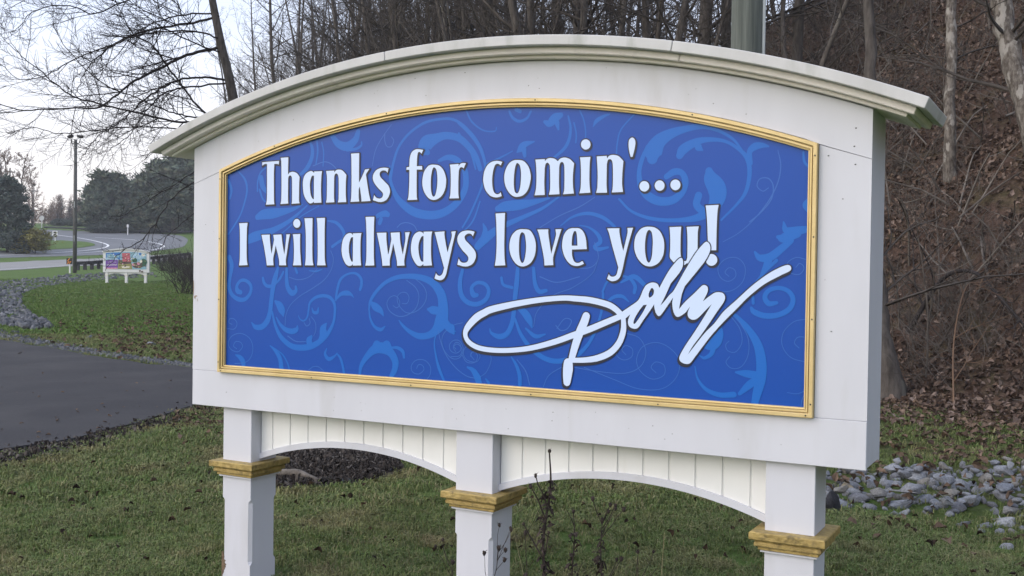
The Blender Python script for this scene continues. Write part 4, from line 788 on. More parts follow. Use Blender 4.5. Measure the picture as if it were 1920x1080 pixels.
# posts with gold caps and stopped chamfers
PW = .0922
def post(xc, chip=False):
    P = MB(); y0, y1 = .03, .2144; yc = (y0 + y1) / 2
    def ring(z, c, g=0.0):
        h = PW + g
        return [(xc - h + c, yc - h, z), (xc + h - c, yc - h, z), (xc + h, yc - h + c, z), (xc + h, yc + h - c, z), (xc + h - c, yc + h, z), (xc - h + c, yc + h, z), (xc - h, yc + h - c, z), (xc - h, yc - h + c, z)]
    lv = [(-.1765, .0022), (-.630, .0022), (-.636, .010), (-.646, .0155), (-.935, .0155), (-.945, .010), (-.952, .0022), (-1.20, .0022)]
    V = []; F = []
    for z, c in lv: V += ring(Z0 + z, c)
    for k in range(len(lv) - 1):
        for j in range(8): F.append((k * 8 + j, k * 8 + (j + 1) % 8, k * 8 + 8 + (j + 1) % 8, k * 8 + 8 + j))
    F += [tuple(range(8))[::-1], tuple(range(len(lv) * 8 - 8, len(lv) * 8))]
    P.add(V, F); o = P.build('post', M['paint'], SIGN)
    cp = MB(); h = PW
    prof = [(.0005, -.441), (.044, -.443), (.0478, -.447), (.0478, -.470), (.044, -.474), (.031, -.4755), (.029, -.482), (.032, -.487), (.032, -.497), (.028, -.500), (.0195, -.502), (.0195, -.513), (.001, -.516)]
    V = []; F = []
    for p, z in prof: V += [(xc - h - p, yc - h - p, Z0 + z), (xc + h + p, yc - h - p, Z0 + z), (xc + h + p, yc + h + p, Z0 + z), (xc - h - p, yc + h + p, Z0 + z)]
    for k in range(len(prof) - 1):
        for j in range(4): F.append((k * 4 + j, k * 4 + (j + 1) % 4, k * 4 + 4 + (j + 1) % 4, k * 4 + 4 + j))
    cp.add(V, F); cp.build('post_cap', M['gold_worn'], o)
    th = MB(); th.box(xc - h - .013, xc + h + .013, yc - h - .013, yc + h + .013, Z0 - .5225, Z0 - .5165); th.build('trim', M['paint'], o)
    if chip:
        w = MB(); r = random.Random(3); pts = []
        for k in range(22):
            t = k / 21; pts.append((xc - PW + .004 + (.012 + .014 * r.random()) * math.sin(PI * min(1, t * 1.1)), Z0 - .905 - .13 * t))
        w.prism([(xc - PW - .001, Z0 - .905), *pts, (xc - PW - .001, Z0 - 1.04)], y0 - .0015, y0 + .004); w.build('bare_wood', M['wood_bare'], o)
    return o
for xc in (-1.3665, 0, 1.3665): post(xc, xc < -1)

# beaded skirts between the posts, arched below
for sgn in (-1, 1):
    xa, xb = (PW, 1.3665 - PW) if sgn > 0 else (-1.3665 + PW, -PW)
    cx, cz, r = sgn * .690, -2.045, 1.716
    z_b = lambda x: Z0 + cz + math.sqrt(r * r - (x - cx) ** 2)
    bkp = MB(); xs = np.linspace(xa, xb, 40)
    bkp.prism([(xa, Z0 - .176), (xb, Z0 - .176)] + [(x, z_b(x) + .004) for x in xs[::-1]], .1085, .13)
    sk = bkp.build('skirt', M['paint_cream'], SIGN)
    first = (.202 if sgn > 0 else -1.196)
    cuts = [xa] + [first + .1108 * k for k in range(11) if xa + .01 < first + .1108 * k < xb - .01] + [xb]
    for x0, x1 in zip(cuts[:-1], cuts[1:]):
        g = .0032; b_ = MB(); q = np.linspace(x0 + g, x1 - g, 6)
        b_.prism([(x0 + g, Z0 - .1768), (x1 - g, Z0 - .1768)] + [(x, z_b(x) + .008) for x in q[::-1]], .0985 + random.uniform(-.0006, .0006), .1083)
        bevel(b_.build('board', M['paint_cream'], sk), .0022)
        gm_ = MB(); gm_.tube([(x1 - .0002, .1048, Z0 - .1775), (x1 - .0002, .1048, z_b(x1 - .0002) + .03)], .0029, 8)
        if x1 < xb - .001: gm_.build('bead', M['paint_cream'], sk)
    tr = MB(); V = []; F = []; n = 50
    for x in np.linspace(xa, xb, n):
        zb = z_b(x)
        V += [(x, .088, zb), (x, .088, zb + .0275), (x, .094, zb + .0290), (x, .134, zb + .029), (x, .134, zb)]
    for k in range(n - 1):
        for j in range(5): F.append((k * 5 + j, k * 5 + (j + 1) % 5, k * 5 + 5 + (j + 1) % 5, k * 5 + 5 + j))
    tr.add(V, F); tr.build('arch_trim', M['paint'], sk)
# small dents and nail marks of the front boards
nm = MB(); r = random.Random(5)
def speck(x, z, w, y=-.0008):
    n = 6; V = [(x + w * (.7 + .5 * r.random()) * math.cos(k * PI / 3) * 1.3, y, Z0 + z + w * (.5 + .5 * r.random()) * math.sin(k * PI / 3)) for k in range(n)]
    nm.add(V, [tuple(range(n))])
for k in range(46):
    x = r.uniform(-1.6, 1.6)
    z = r.choice([r.uniform(-.15, -.03), arc_z(x, CZ, 4.794) - r.uniform(.02, .14)]) if abs(x) < 1.47 else r.uniform(-.1, 1.0)
    speck(x, z, r.uniform(.0012, .0026))
for x, z in ((1.585, 1.05), (1.58, .985), (1.585, .92), (1.49, .955)): speck(x, z, .0030)
st_ = MB()
r = random.Random(9)
for x, z, w, h in ((-1.622, .372, .012, .004), (-1.630, .366, .006, .010), (-1.612, .352, .002, .010), (-1.640, .42, .004, .05)):
    n = 9; st_.add([(min(-1.6, max(-1.6405, x + w * r.uniform(.6, 1.1) * math.cos(k * 2 * PI / n))), -.0009, Z0 + z + h * r.uniform(.6, 1.1) * math.sin(k * 2 * PI / n)) for k in range(n)], [tuple(range(n))])
st_.build('rust_stain', mat('rust_stain', (.40, .31, .25), (.30, .21, .16), 60, .8), SIGN)
no = nm.build('nail_mark', M['dark_metal'], SIGN); no['kind'] = 'stuff'

# ================================================================== scattering
def tmp_coll(name, objs):
    c = bpy.data.collections.new(name)
    for o in dict.fromkeys(objs): c.objects.link(o)
    return c
def scatter(name, P, rot, scl, protos, kind='stuff', label=None, cat=None, par=None):
    P = np.asarray(P, np.float32); n = len(P)
    me = bpy.data.meshes.new(name); me.vertices.add(n); me.vertices.foreach_set('co', P.ravel())
    for nm_, ty, fld, dat in (('rot', 'FLOAT_VECTOR', 'vector', np.asarray(rot, np.float32).ravel()), ('scl', 'FLOAT', 'value', np.asarray(scl, np.float32)),
                              ('pick', 'INT', 'value', RNG.integers(0, len(protos), n).astype(np.int32))):
        a_ = me.attributes.new(nm_, ty, 'POINT'); a_.data.foreach_set(fld, dat)
    o = bpy.data.objects.new(name, me); COL.objects.link(o)
    c = tmp_coll(name + '_source', protos)
    g = bpy.data.node_groups.new(name, 'GeometryNodeTree')
    g.interface.new_socket('Geometry', in_out='INPUT', socket_type='NodeSocketGeometry'); g.interface.new_socket('Geometry', in_out='OUTPUT', socket_type='NodeSocketGeometry')
    N, L = g.nodes, g.links
    gi, go = N.new('NodeGroupInput'), N.new('NodeGroupOutput')
    ip = N.new('GeometryNodeInstanceOnPoints'); ci = N.new('GeometryNodeCollectionInfo')
    ci.inputs[0].default_value = c; ci.inputs['Separate Children'].default_value = True; ci.inputs['Reset Children'].default_value = True
    L.new(gi.outputs[0], ip.inputs['Points']); L.new(ci.outputs[0], ip.inputs['Instance']); ip.inputs['Pick Instance'].default_value = True
    for nm_, ty, sock in (('rot', 'FLOAT_VECTOR', 'Rotation'), ('scl', 'FLOAT', 'Scale'), ('pick', 'INT', 'Instance Index')):
        na = N.new('GeometryNodeInputNamedAttribute'); na.data_type = ty; na.inputs['Name'].default_value = nm_
        L.new(na.outputs['Attribute'], ip.inputs[sock])
    L.new(ip.outputs[0], go.inputs[0])
    md = o.modifiers.new('scatter', 'NODES'); md.node_group = g
    if kind: o['kind'] = kind
    tag(o, label, cat)
    return o
def wedge(y0, y1, n, m=.56, xlo=None):
    """random ground positions across the view between two distances"""
    y = np.sqrt(RNG.uniform(y0 * y0, y1 * y1, n)); x = RNG.uniform(-m, m, n) * y
    return x, y
def slope_tilt(x, y):
    e = .05
    return np.arctan2(terrain(x, y + e) - terrain(x, y - e), 2 * e), -np.arctan2(terrain(x + e, y) - terrain(x - e, y), 2 * e)
CREEK = np.array([(2.05, 8.55), (2.45, 8.75), (3.2, 8.7), (3.7, 8.75), (4.4, 8.6), (5.2, 8.3), (5.0, 7.55), (4.3, 7.3), (3.6, 7.3), (3.1, 7.45), (2.7, 7.5), (2.3, 7.7), (1.9, 7.95)])

# --- grass tufts
def tuft(seed, n, h, spread, w, m_=None):
    r = random.Random(seed); mb = MB()
    for _ in range(n):
        a = r.uniform(0, 2 * PI); d = spread * math.sqrt(r.random()); x, y = d * math.cos(a), d * math.sin(a)
        la = r.uniform(0, 2 * PI); lean = r.uniform(.2, 1.5); L_ = h * r.uniform(.5, 1.15); ww = w * r.uniform(.7, 1.3)
        px_, py_ = -math.sin(la) * ww, math.cos(la) * ww
        p1 = (x + math.cos(la) * lean * L_ * .35, y + math.sin(la) * lean * L_ * .35, L_ * .62 / (1 + .25 * lean))
        p2 = (x + math.cos(la) * lean * L_ * .9, y + math.sin(la) * lean * L_ * .9, L_ * .85 / (1 + .6 * lean))
        mb.add([(x - px_, y - py_, -.01), (x + px_, y + py_, -.01), (p1[0] + px_ * .8, p1[1] + py_ * .8, p1[2]), (p1[0] - px_ * .8, p1[1] - py_ * .8, p1[2]), p2], [(0, 1, 2, 3), (3, 2, 4)])
    return mb.build('tuft', m_ or M['grass'], link=False)
def lay_grass(name, y0, y1, dens_, protos, sc0, lab=None, xmax=9):
    area = .56 * (y1 * y1 - y0 * y0); x, y = wedge(y0, y1, int(area * dens_))
    s = hill_s(x, y)
    cl = np.array([noise.noise(Vector((a * 1.1, b * 1.1, 5))) + .6 * noise.noise(Vector((a * 3.7, b * 3.7, 9))) for a, b in zip(x, y)])
    thin = np.where(s > -3.6, .45, 1.0)
    keep = (s < RNG.uniform(-.5, .25, len(x))) & ~in_poly(x, y, DRIVE) & (~in_poly(x, y, MULCH)) & (~in_poly(x, y, CREEK) | (RNG.random(len(x)) < .12))
    keep &= (RNG.random(len(x)) < thin * np.clip(.82 + cl * .9, .22, 1.0))
    if y0 > 11: keep &= x < -.05 * y
    x, y, cl = x[keep], y[keep], cl[keep]; n = len(x)
    rot = np.stack([RNG.normal(0, .12, n), RNG.normal(0, .12, n), RNG.uniform(0, 2 * PI, n)], 1)
    return scatter(name, np.stack([x, y, terrain(x, y)], 1), rot, sc0 * RNG.uniform(.65, 1.2, n) * (1 + .25 * np.clip(cl, -1, 1)), protos)
near_t = [tuft(i, 15, .050, .045, .0021) for i in range(7)]
mid_t = [tuft(20 + i, 12, .055, .07, .0036) for i in range(5)]
far_t = [tuft(40 + i, 12, .07, .14, .008, M['grass_far']) for i in range(5)]
lay_grass('lawn_grass', 3.3, 7.0, 1500, near_t, 1.0)
lay_grass('lawn_grass', 7.0, 12.5, 900, mid_t[:3] + near_t[:3], 1.1)
lay_grass('lawn_grass', 12.5, 24, 260, mid_t, 1.25)
lay_grass('lawn_grass', 24, 48, 60, far_t, 1.1)
lay_grass('lawn_grass', 48, 78, 18, far_t, 1.5)

# --- fallen leaves
def leaf(seed, L_, W_, curl, m_):
    r = random.Random(seed); mb = MB(); V = []; n = 5
    for k in range(n):
        t = k / (n - 1); w = W_ * math.sin(PI * min(.97, t * .9 + .07)) * r.uniform(.7, 1.1); z = curl * math.sin(PI * t) * r.uniform(.6, 1.2)
        V += [(t * L_ - L_ / 2, -w, z + curl * r.uniform(.1, .9)), (t * L_ - L_ / 2, 0, z * .4), (t * L_ - L_ / 2, w, z + curl * r.uniform(.1, .9))]
    F = []
    for k in range(n - 1):
        for j in range(2): F.append((k * 3 + j, k * 3 + j + 1, k * 3 + 4 + j, k * 3 + 3 + j))
    return mb.add(V, F).build('leaf', m_, link=False)
LV = [leaf(i, .095, .032, .018, M['litter']) for i in range(6)] + [leaf(10 + i, .075, .036, .028, M['litter']) for i in range(4)]
LT = [leaf(30 + i, .085, .032, .020, M['litter_tan']) for i in range(5)]
LD = [leaf(50 + i, .040, .014, .014, M['leaf_dark']) for i in range(5)]
def lay_leaves(name, x, y, protos, s0, lift=.01, tilt=.5, s1=1.3):
    n = len(x); tx, ty = slope_tilt(x, y)
    rot = np.stack([tx + RNG.normal(0, tilt, n), ty + RNG.normal(0, tilt, n), RNG.uniform(0, 2 * PI, n)], 1)
    return scatter(name, np.stack([x, y, terrain(x, y) + RNG.uniform(.2, 1.2, n) * lift], 1), rot, s0 * RNG.uniform(.6, s1, n), protos)
# forest floor
y = RNG.uniform(6, 34, 150000); x = foot_x(y) + RNG.uniform(-.6, 15, len(y)); u_, v_ = to_px(np.stack([x, y, terrain(x, y)], 1))
k = (u_ > 900) & (u_ < 2080) & (RNG.random(len(x)) < .85) & (hill_s(x, y) > -.5 * RNG.random(len(x)))
k &= (u_ > 1560) | (RNG.random(len(x)) < .45)
dr_ = np.array([noise.noise(Vector((a * .8, b_ * .8, 4))) + .5 * noise.noise(Vector((a * 2.6, b_ * 2.6, 1))) for a, b_ in zip(x, y)])
k &= RNG.random(len(x)) < np.clip(.9 + dr_ * 1.4, .35, 1)
lay_leaves('leaf_litter', x[k], y[k], LV, 1.02, .05, .6)
# leaves over the bank in front of it, thicker at the foot
y = RNG.uniform(6, 14, 16000); x = foot_x(y) - RNG.exponential(1.1, len(y)) + .3; k = (hill_s(x, y) > -4.6) & ~in_poly(x, y, CREEK)
kk = k & (RNG.random(len(x)) < .20)
lay_leaves('fallen_leaves', x[kk], y[kk], LT, .85, .035, .4)
kk = k & (RNG.random(len(x)) < .10); lay_leaves('fallen_leaves', x[kk], y[kk], LV, .75, .04, .4)
y = RNG.uniform(7, 9, 260); x = RNG.uniform(2, 5.2, 260); k = in_poly(x, y, CREEK); lay_leaves('fallen_leaves', x[k], y[k], LT, .8, .12, .5)
# dark bits in the lawn
x, y = wedge(3.3, 13, 800); k = ~in_poly(x, y, DRIVE); lay_leaves('fallen_leaves', x[k], y[k], LD, 1.0, .05, .6)
u_, v_ = RNG.uniform(60, 356, 900), RNG.uniform(548, 680, 900); g_ = ground(u_, v_); k = (g_[:, 0] > -26) & ~in_poly(g_[:, 0], g_[:, 1], DRIVE) & (RNG.random(900) < np.clip((u_ - 20) / 330, .2, 1))
lay_leaves('fallen_leaves', g_[k, 0], g_[k, 1], LT + LD * 2, 1.15, .06, .5)
u_, v_ = RNG.uniform(215, 358, 900), RNG.uniform(585, 665, 900); g_ = ground(u_, v_); k = ~in_poly(g_[:, 0], g_[:, 1], DRIVE)
k &= RNG.random(900) < .75; lay_leaves('fallen_leaves', g_[k, 0], g_[k, 1], LT + LD, 1.05, .05, .5)
u_, v_ = RNG.uniform(325, 455, 420), RNG.normal(785, 20, 420) ; g_ = ground(u_, v_); k = ~in_poly(g_[:, 0], g_[:, 1], DRIVE)
lay_leaves('fallen_leaves', g_[k, 0], g_[k, 1], LT + LD, .75, .03, .5)
# a few pale bits on the asphalt
for u0, v0 in ((60, 700), (92, 702), (112, 699), (297, 724), (294, 745), (260, 760), (84, 752), (216, 795), (20, 728), (330, 712)):
    pass
# crumbs of soil and grit along the near edge of the asphalt, leaves and bits on top
ed = []
for k in range(2600):
    u0 = random.uniform(-60, 425); vc = np.interp(u0, [-60, 0, 100, 200, 300, 360, 425], [864, 853, 838, 815, 788, 765, 749]); ed.append((u0, vc + 5 + random.gauss(0, 1) * 7))
g_ = ground(*np.array(ed).T); n = len(g_)
EDGE_GRIT = (g_, n)
bits = np.stack([RNG.uniform(-20, 356, 60), RNG.uniform(655, 835, 60)], 1); g_ = ground(*bits.T); k = in_poly(g_[:, 0], g_[:, 1], DRIVE)
n = k.sum(); PALE = [leaf(70 + i, .035, .012, .008, M['litter_tan']) for i in range(3)]
scatter('path_leaves', g_[k] + [0, 0, .052], np.stack([RNG.normal(0, .2, n), RNG.normal(0, .2, n), RNG.uniform(0, 6.28, n)], 1), RNG.uniform(.5, 1.6, n), PALE)
# mulch chips
a_ = np.sqrt(RNG.random(5200)); th = RNG.uniform(0, 2 * PI, 5200)
mr_ = MULCH.max(0) - MULCH.min(0)
x = mc[0] + a_ * np.cos(th) * mr_[0] * .52; y = mc[1] + a_ * np.sin(th) * mr_[1] * .52; k = in_poly(x, y, mp_ if False else MULCH)
def chip(seed):
    r = random.Random(seed); mb = MB(); l, w, h = r.uniform(.015, .05), r.uniform(.006, .014), r.uniform(.003, .008)
    mb.box(-l, l, -w, w, -h, h); mb.v = [(a * r.uniform(.6, 1.2), b * r.uniform(.6, 1.2), c * r.uniform(.6, 1.3)) for a, b, c in mb.v]
    return mb.build('chip', M['chip'], link=False)
x, y = x[k], y[k]; n = len(x); rr = np.clip(np.hypot((x - mc[0]) / mr_[0], (y - mc[1]) / mr_[1]) * 2, 0, 1)
scatter('mulch_chips', np.stack([x, y, terrain(x, y) + .02 + .06 * (1 - rr ** 2) + RNG.uniform(-.005, .02, n)], 1), RNG.uniform(0, 6.28, (n, 3)), RNG.uniform(.25, .9, n), CH := [chip(i) for i in range(6)])

g_, n = EDGE_GRIT
scatter('edge_soil', g_ + [0, 0, .012], RNG.uniform(0, 6.28, (n, 3)), RNG.uniform(.3, 1.3, n), CH)

# ================================================================== stones
def stone_mesh(seed, m_, flat=.65):
    r = random.Random(seed); b = bmesh.new()
    for _ in range(17):
        v = Vector((r.gauss(0, 1), r.gauss(0, 1), r.gauss(0, 1))).normalized()
        b.verts.new((v.x * r.uniform(.82, 1.05), v.y * r.uniform(.62, .85), v.z * flat * r.uniform(.85, 1.05)))
    h = bmesh.ops.convex_hull(b, input=b.verts[:])
    bmesh.ops.delete(b, geom=[g for g in h['geom_interior'] if isinstance(g, bmesh.types.BMVert)], context='VERTS')
    bmesh.ops.bevel(b, geom=b.edges[:], offset=.07, segments=1, affect='EDGES')
    me = bpy.data.meshes.new('stone'); b.to_mesh(me); b.free(); me.materials.append(m_); return me
SM = [stone_mesh(100 + i, M['stone'], .48 + .05 * (i % 4)) for i in range(9)]
SL = [stone_mesh(150 + i, M['stone_drain'], .55 + .05 * (i % 4)) for i in range(7)]
def put_stone(P, size, label, group=None, me=None, sink=.35, name='stone'):
    o = bpy.data.objects.new(name, me or random.choice(SM)); COL.objects.link(o)
    o.location = (P[0], P[1], P[2] + size * .55 * (1 - 2 * sink)); o.scale = (size, size, size)
    o.rotation_euler = (random.uniform(-.3, .3), random.uniform(-.3, .3), random.uniform(0, 6.28))
    return tag(o, label, 'stone', group)
def pack(poly, n, smin, smax, power, accept=None, gap=.72):
    lo, hi = poly.min(0), poly.max(0); out = []
    for tries in range(n * 40):
        if len(out) >= n: break
        p = (random.uniform(lo[0], hi[0]), random.uniform(lo[1], hi[1]))
        if not in_poly(np.array([p[0]]), np.array([p[1]]), poly)[0]: continue
        s = smin + (smax - smin) * random.random() ** power * (1 - .65 * tries / (n * 40))
        if any((p[0] - q[0]) ** 2 + (p[1] - q[1]) ** 2 < (gap * (s + q[2])) ** 2 for q in out): continue
        out.append((p[0], p[1], s))
    return out
put_stone(ground(1593, 918), .085, 'tan blocky stone among the grey stones just right of the right post', None, stone_mesh(7, M['stone_tan'], .9), name='tan_stone')
put_stone(ground(1558, 962), .105, 'dark rounded stone standing in the grass against the right post', None, stone_mesh(9, M['stone_dark'], 1.25), sink=.12, name='dark_stone')
def ditch_label(x, y, s):
    sz = 'large' if s > .10 else ('medium' if s > .062 else 'small')
    return f"{sz} blue-grey broken stone at the {'back' if y > 7.9 else ('middle' if y > 7.1 else 'front')} of the stony ditch right of the sign", 'stones in the ditch right of the sign'
for x, y, s in pack(CREEK, 160, .035, .122, 1.5, gap=.68):
    put_stone(onto(x, y), s, *ditch_label(x, y, s), sink=.34)
up = [q for q in pack(CREEK, 36, .045, .10, 1.3, gap=.85)]
for x, y, s in up:
    P = onto(x, y); P.z += .075; put_stone(P, s, *ditch_label(x, y, s), sink=.3)
LOOSE = np.array([(3.0, 7.25), (5.0, 7.4), (4.6, 6.7), (3.6, 6.1), (3.1, 6.4)])
for x, y, s in pack(LOOSE, 30, .025, .085, 1.6, gap=1.1):
    put_stone(onto(x, y), s, 'grey stone lying loose in the grass beside the stony ditch', 'loose stones beside the ditch', sink=.42)
for u0, v0, s in ((1845, 990, .07), (1888, 985, .09), (1903, 1002, .06), (1700, 938, .08), (1790, 965, .05), (1720, 944, .045), (1640, 935, .05), (1860, 958, .045), (1810, 985, .04)):
    put_stone(ground(u0, v0), s, 'grey stone lying loose in the grass beside the stony ditch', 'loose stones beside the ditch')
# riprap drain at the left
RIP_PX = [(-120, 532), (0, 528), (70, 522), (130, 517), (190, 512), (285, 512), (295, 520), (200, 524), (135, 531), (70, 541), (42, 552), (40, 572), (60, 592), (98, 616), (60, 618), (0, 611), (-120, 600)]
cand = []
for _ in range(9000):
    u0, v0 = random.uniform(-60, 295), random.uniform(511, 619)
    if in_poly(np.array([u0]), np.array([v0]), RIP_PX)[0]: cand.append((u0, v0))
G_ = ground(*np.array(cand, float).T); kept = []
for (u0, v0), P in zip(cand, G_):
    s = random.uniform(.10, .24) * (1.15 if P[1] > 45 else .8)
    if len(kept) < 112 and not any((P[0] - q[0]) ** 2 + (P[1] - q[1]) ** 2 < (.62 * (s + q[2])) ** 2 for q in kept): kept.append((P[0], P[1], s))
for x, y, s in kept:
    put_stone(onto(x, y), s, ('larger' if s > .18 else 'smaller') + ' grey riprap stone in the drain across the left lawn, ' + ('near bend' if y < 45 else 'far stretch'), 'riprap stones in the left drain', me=random.choice(SL), sink=.2)
SMO = []
for i in range(5):
    o = bpy.data.objects.new('pebble', SL[i]); SMO.append(o)
u_, v_ = RNG.uniform(-60, 295, 6500), RNG.uniform(510, 622, 6500); k = in_poly(u_, v_, RIP_PX)
g_ = ground(u_[k], v_[k]); n = len(g_); scatter('riprap_gravel', g_ + [0, 0, .02], RNG.uniform(0, 6.28, (n, 3)), RNG.uniform(.06, .17, n), SMO)
# gravel edge along the asphalt
ge = []
for k in range(1500):
    t = random.random(); u0 = -60 + 420 * t; vc = np.interp(u0, [-60, 0, 60, 150, 250, 360], [622, 630, 642, 659, 675, 689]); w = np.interp(u0, [-60, 0, 150, 360], [8, 8, 4, 2])
    ge.append((u0, vc + random.gauss(0, 1) * w * .6))
g_ = ground(*np.array(ge).T); k = ~in_poly(g_[:, 0], g_[:, 1], DRIVE); g_ = g_[k]; n = len(g_)
scatter('edge_gravel', g_ + [0, 0, .01], RNG.uniform(0, 6.28, (n, 3)), RNG.uniform(.025, .08, n), SMO)
for u0, v0, s in ((165, 634, .13), (283, 648, .12), (312, 654, .10), (310, 581, .09)):
    put_stone(ground(u0, v0), s, 'pale stone lying in the grass beyond the asphalt path', 'pale stones on the left lawn')
x, y = wedge(6.3, 9, 1500, .56); k = in_poly(x, y, CREEK); n = k.sum()
SMD = [bpy.data.objects.new('pebble', me) for me in SM[:5]]
scatter('ditch_gravel', np.stack([x[k], y[k], terrain(x[k], y[k]) + .01], 1), RNG.uniform(0, 6.28, (n, 3)), RNG.uniform(.02, .06, n), SMD)
x, y = wedge(7.4, 9.3, 1500, .3); k = in_poly(x, y, MULCH) & (RNG.random(len(x)) < .5); n = k.sum()
scatter('mulch_gravel', np.stack([x[k], y[k], terrain(x[k], y[k]) + .03], 1), RNG.uniform(0, 6.28, (n, 3)), RNG.uniform(.008, .03, n), SMO)
# log in the mulch
lg = MB(); p0, p1 = ground(508, 905), ground(596, 911)
P = spline([p0 + [0, -.03, .07], (p0 + p1) / 2 + [.0, .0, .085], p1 + [0, -.03, .05]], 5)
lg.tube(P, [.020, .026, .028, .028, .026, .030, .030, .024, .018, .016, .012], 9)
tag(lg.build('log', M['log'], smooth=True), 'short grey weathered log lying at the front of the mulch bed', 'log')

# ================================================================== bare trees
def grow(out, p, d, length, r0, r1, segs, rnd, wander=.18, trop=.03):
    """one branch: random walk; returns its points and radii"""
    P = [np.array(p, float)]; d = np.array(d, float); d /= np.linalg.norm(d)
    for k in range(segs):
        d = d + np.array([rnd.gauss(0, wander), rnd.gauss(0, wander), rnd.gauss(0, wander * .7) + trop]); d /= np.linalg.norm(d)
        P.append(P[-1] + d * length / segs)
    R = np.linspace(r0, r1, segs + 1)
    out.append((np.array(P), R)); return np.array(P), R
def side_dir(T, rnd, ang):
    a = np.cross(T, [rnd.gauss(0, 1), rnd.gauss(0, 1), rnd.gauss(0, 1)]); a /= np.linalg.norm(a) + 1e-9
    return T * math.cos(ang) + a * math.sin(ang)
def twiggy(out, P, R, rnd, n, ln, level, frm=.25, rmin=.0035):
    seg = len(P) - 1
    for k in range(n):
        t = (frm + (1 - frm) * (k + rnd.random()) / n) * seg; i = min(seg - 1, int(t)); f = t - i
        p = P[i] * (1 - f) + P[i + 1] * f; T = P[i + 1] - P[i]; T /= np.linalg.norm(T) + 1e-9
        L_ = ln * rnd.uniform(.5, 1.2) * (1.15 - .55 * t / seg); r0 = max(rmin, min(R[i] * .6, L_ * .012))
        Q, S = grow(out, p, side_dir(T, rnd, rnd.uniform(.5, 1.05)), L_, r0, max(rmin * .55, r0 * .35), 4, rnd, .16, .06)
        if level > 0: twiggy(out, Q, S, rnd, max(2, int(n * .55)), L_ * .5, level - 1, .2, rmin)
def tubes(name, br, m_, parent=None, n=3, link=True):
    mb = MB()
    for P, R in br: mb.tube(P, R, n, cap=False)
    return mb.build(name, m_, parent, smooth=True, link=link)
def bare_tree_parts(seed, H, r, nb, first=.22, nt=5, lean=.03, up=.5, rmin=.004, level=1):
    rnd = random.Random(seed); tr = []; cr = []
    P, R = grow(tr, (0, 0, -.3), (rnd.gauss(0, lean), rnd.gauss(0, lean), 1), H, r, r * .18, 12, rnd, .035, .03)
    for k in range(nb):
        t = first + (1 - first) * ((k + rnd.random()) / nb) ** .9; i = min(11, int(t * 12)); f = t * 12 - i
        p = P[i] * (1 - f) + P[i + 1] * f; a = rnd.uniform(0, 2 * PI); e = rnd.uniform(.15, .75) + up * t
        L_ = H * rnd.uniform(.16, .34) * (1.15 - .7 * t); rb = R[i] * rnd.uniform(.28, .45)
        Q, S = grow(cr, p, (math.cos(a), math.sin(a), e), L_, rb, rb * .25, 6, rnd, .13, .04)
        twiggy(cr, Q, S, rnd, nt, L_ * .42, level, .2, rmin)
    return tr, cr
TREES = []
for i in range(7):
    H = (15, 17, 13, 16, 14, 12, 18)[i]
    tr, cr = bare_tree_parts(200 + i, H, (.12, .155, .09, .13, .105, .075, .17)[i], (29, 32, 26, 30, 27, 24, 33)[i], (.12, .15, .12, .16, .14, .1, .15)[i], 7, .05, .28, .0058)
    TREES.append((tubes('trunk', tr, M['bark'], n=9, link=False).data, tubes('crown', cr, M['twig'], link=False).data))
def put_tree(P, k, sc, label, group, rz=None, name='bare_tree', tm=None, cm=None, tilt=(0, 0)):
    e = empty(name, P, 0); e.rotation_euler = (tilt[0], tilt[1], rz if rz is not None else random.uniform(0, 6.28)); e.scale = (sc, sc, sc)
    tag(e, label, 'tree', group)
    for nm_, me in (('trunk', tm or TREES[k][0]), ('crown', cm or TREES[k][1])):
        o = bpy.data.objects.new(nm_, me); COL.objects.link(o); o.parent = e
    return e
# wooded slope behind the sign
cnt = 0; spots = []
while cnt < 160:
    y = random.uniform(15, 78); x = float(foot_x(y)) + (random.uniform(.5, 9) if random.random() < .6 else random.uniform(6, 30)); P = onto(x, y)
    u0, v0 = to_px(np.array(P)); s = (x - float(foot_x(y))) * .9
    if not 330 < u0 < 1960: continue
    if u0 > 1290 and (y < 22 or random.random() < .45): continue
    if u0 > 1100 and y < 18: continue
    if any((x - a) ** 2 + (y - b_) ** 2 < 1.1 for a, b_ in spots): continue
    spots.append((x, y)); k = random.randrange(7)
    put_tree(P, k, random.uniform(.75, 1.2), ('stout' if k in (1, 3, 6) else 'slim') + ' bare grey tree on the slope, ' + ('near' if y < 32 else 'far') + (', above the left cornice' if u0 < 640 else (', above the middle cornice' if u0 < 1050 else ', above the right cornice')), 'bare trees on the wooded slope', tilt=(random.gauss(0, .08), random.gauss(0, .08)))
    cnt += 1
# thin understory trees filling the gaps
UT = []
for i in range(4):
    tr, cr = bare_tree_parts(260 + i, 8.5, .05, 30, .06, 8, .12, .55, .0058)
    UT.append((tubes('trunk', tr, M['bark'], n=6, link=False).data, tubes('crown', cr, M['twig'], link=False).data))
cnt = 0
while cnt < 78:
    y = random.uniform(17, 62); x = float(foot_x(y)) + random.uniform(-.3, 10); P = onto(x, y); u0, v0 = to_px(np.array(P))
    if not 340 < u0 < 1400: continue
    k = random.randrange(4); put_tree(P, 0, random.uniform(.7, 1.35), ('near' if y < 34 else 'distant') + ' thin twiggy understory tree on the slope, above ' + ('the first word' if u0 < 740 else ('the middle word' if u0 < 1000 else 'the last word')) + ' of the sign', 'understory trees on the slope', tm=UT[k][0], cm=UT[k][1], tilt=(random.gauss(0, .1), random.gauss(0, .1))); cnt += 1
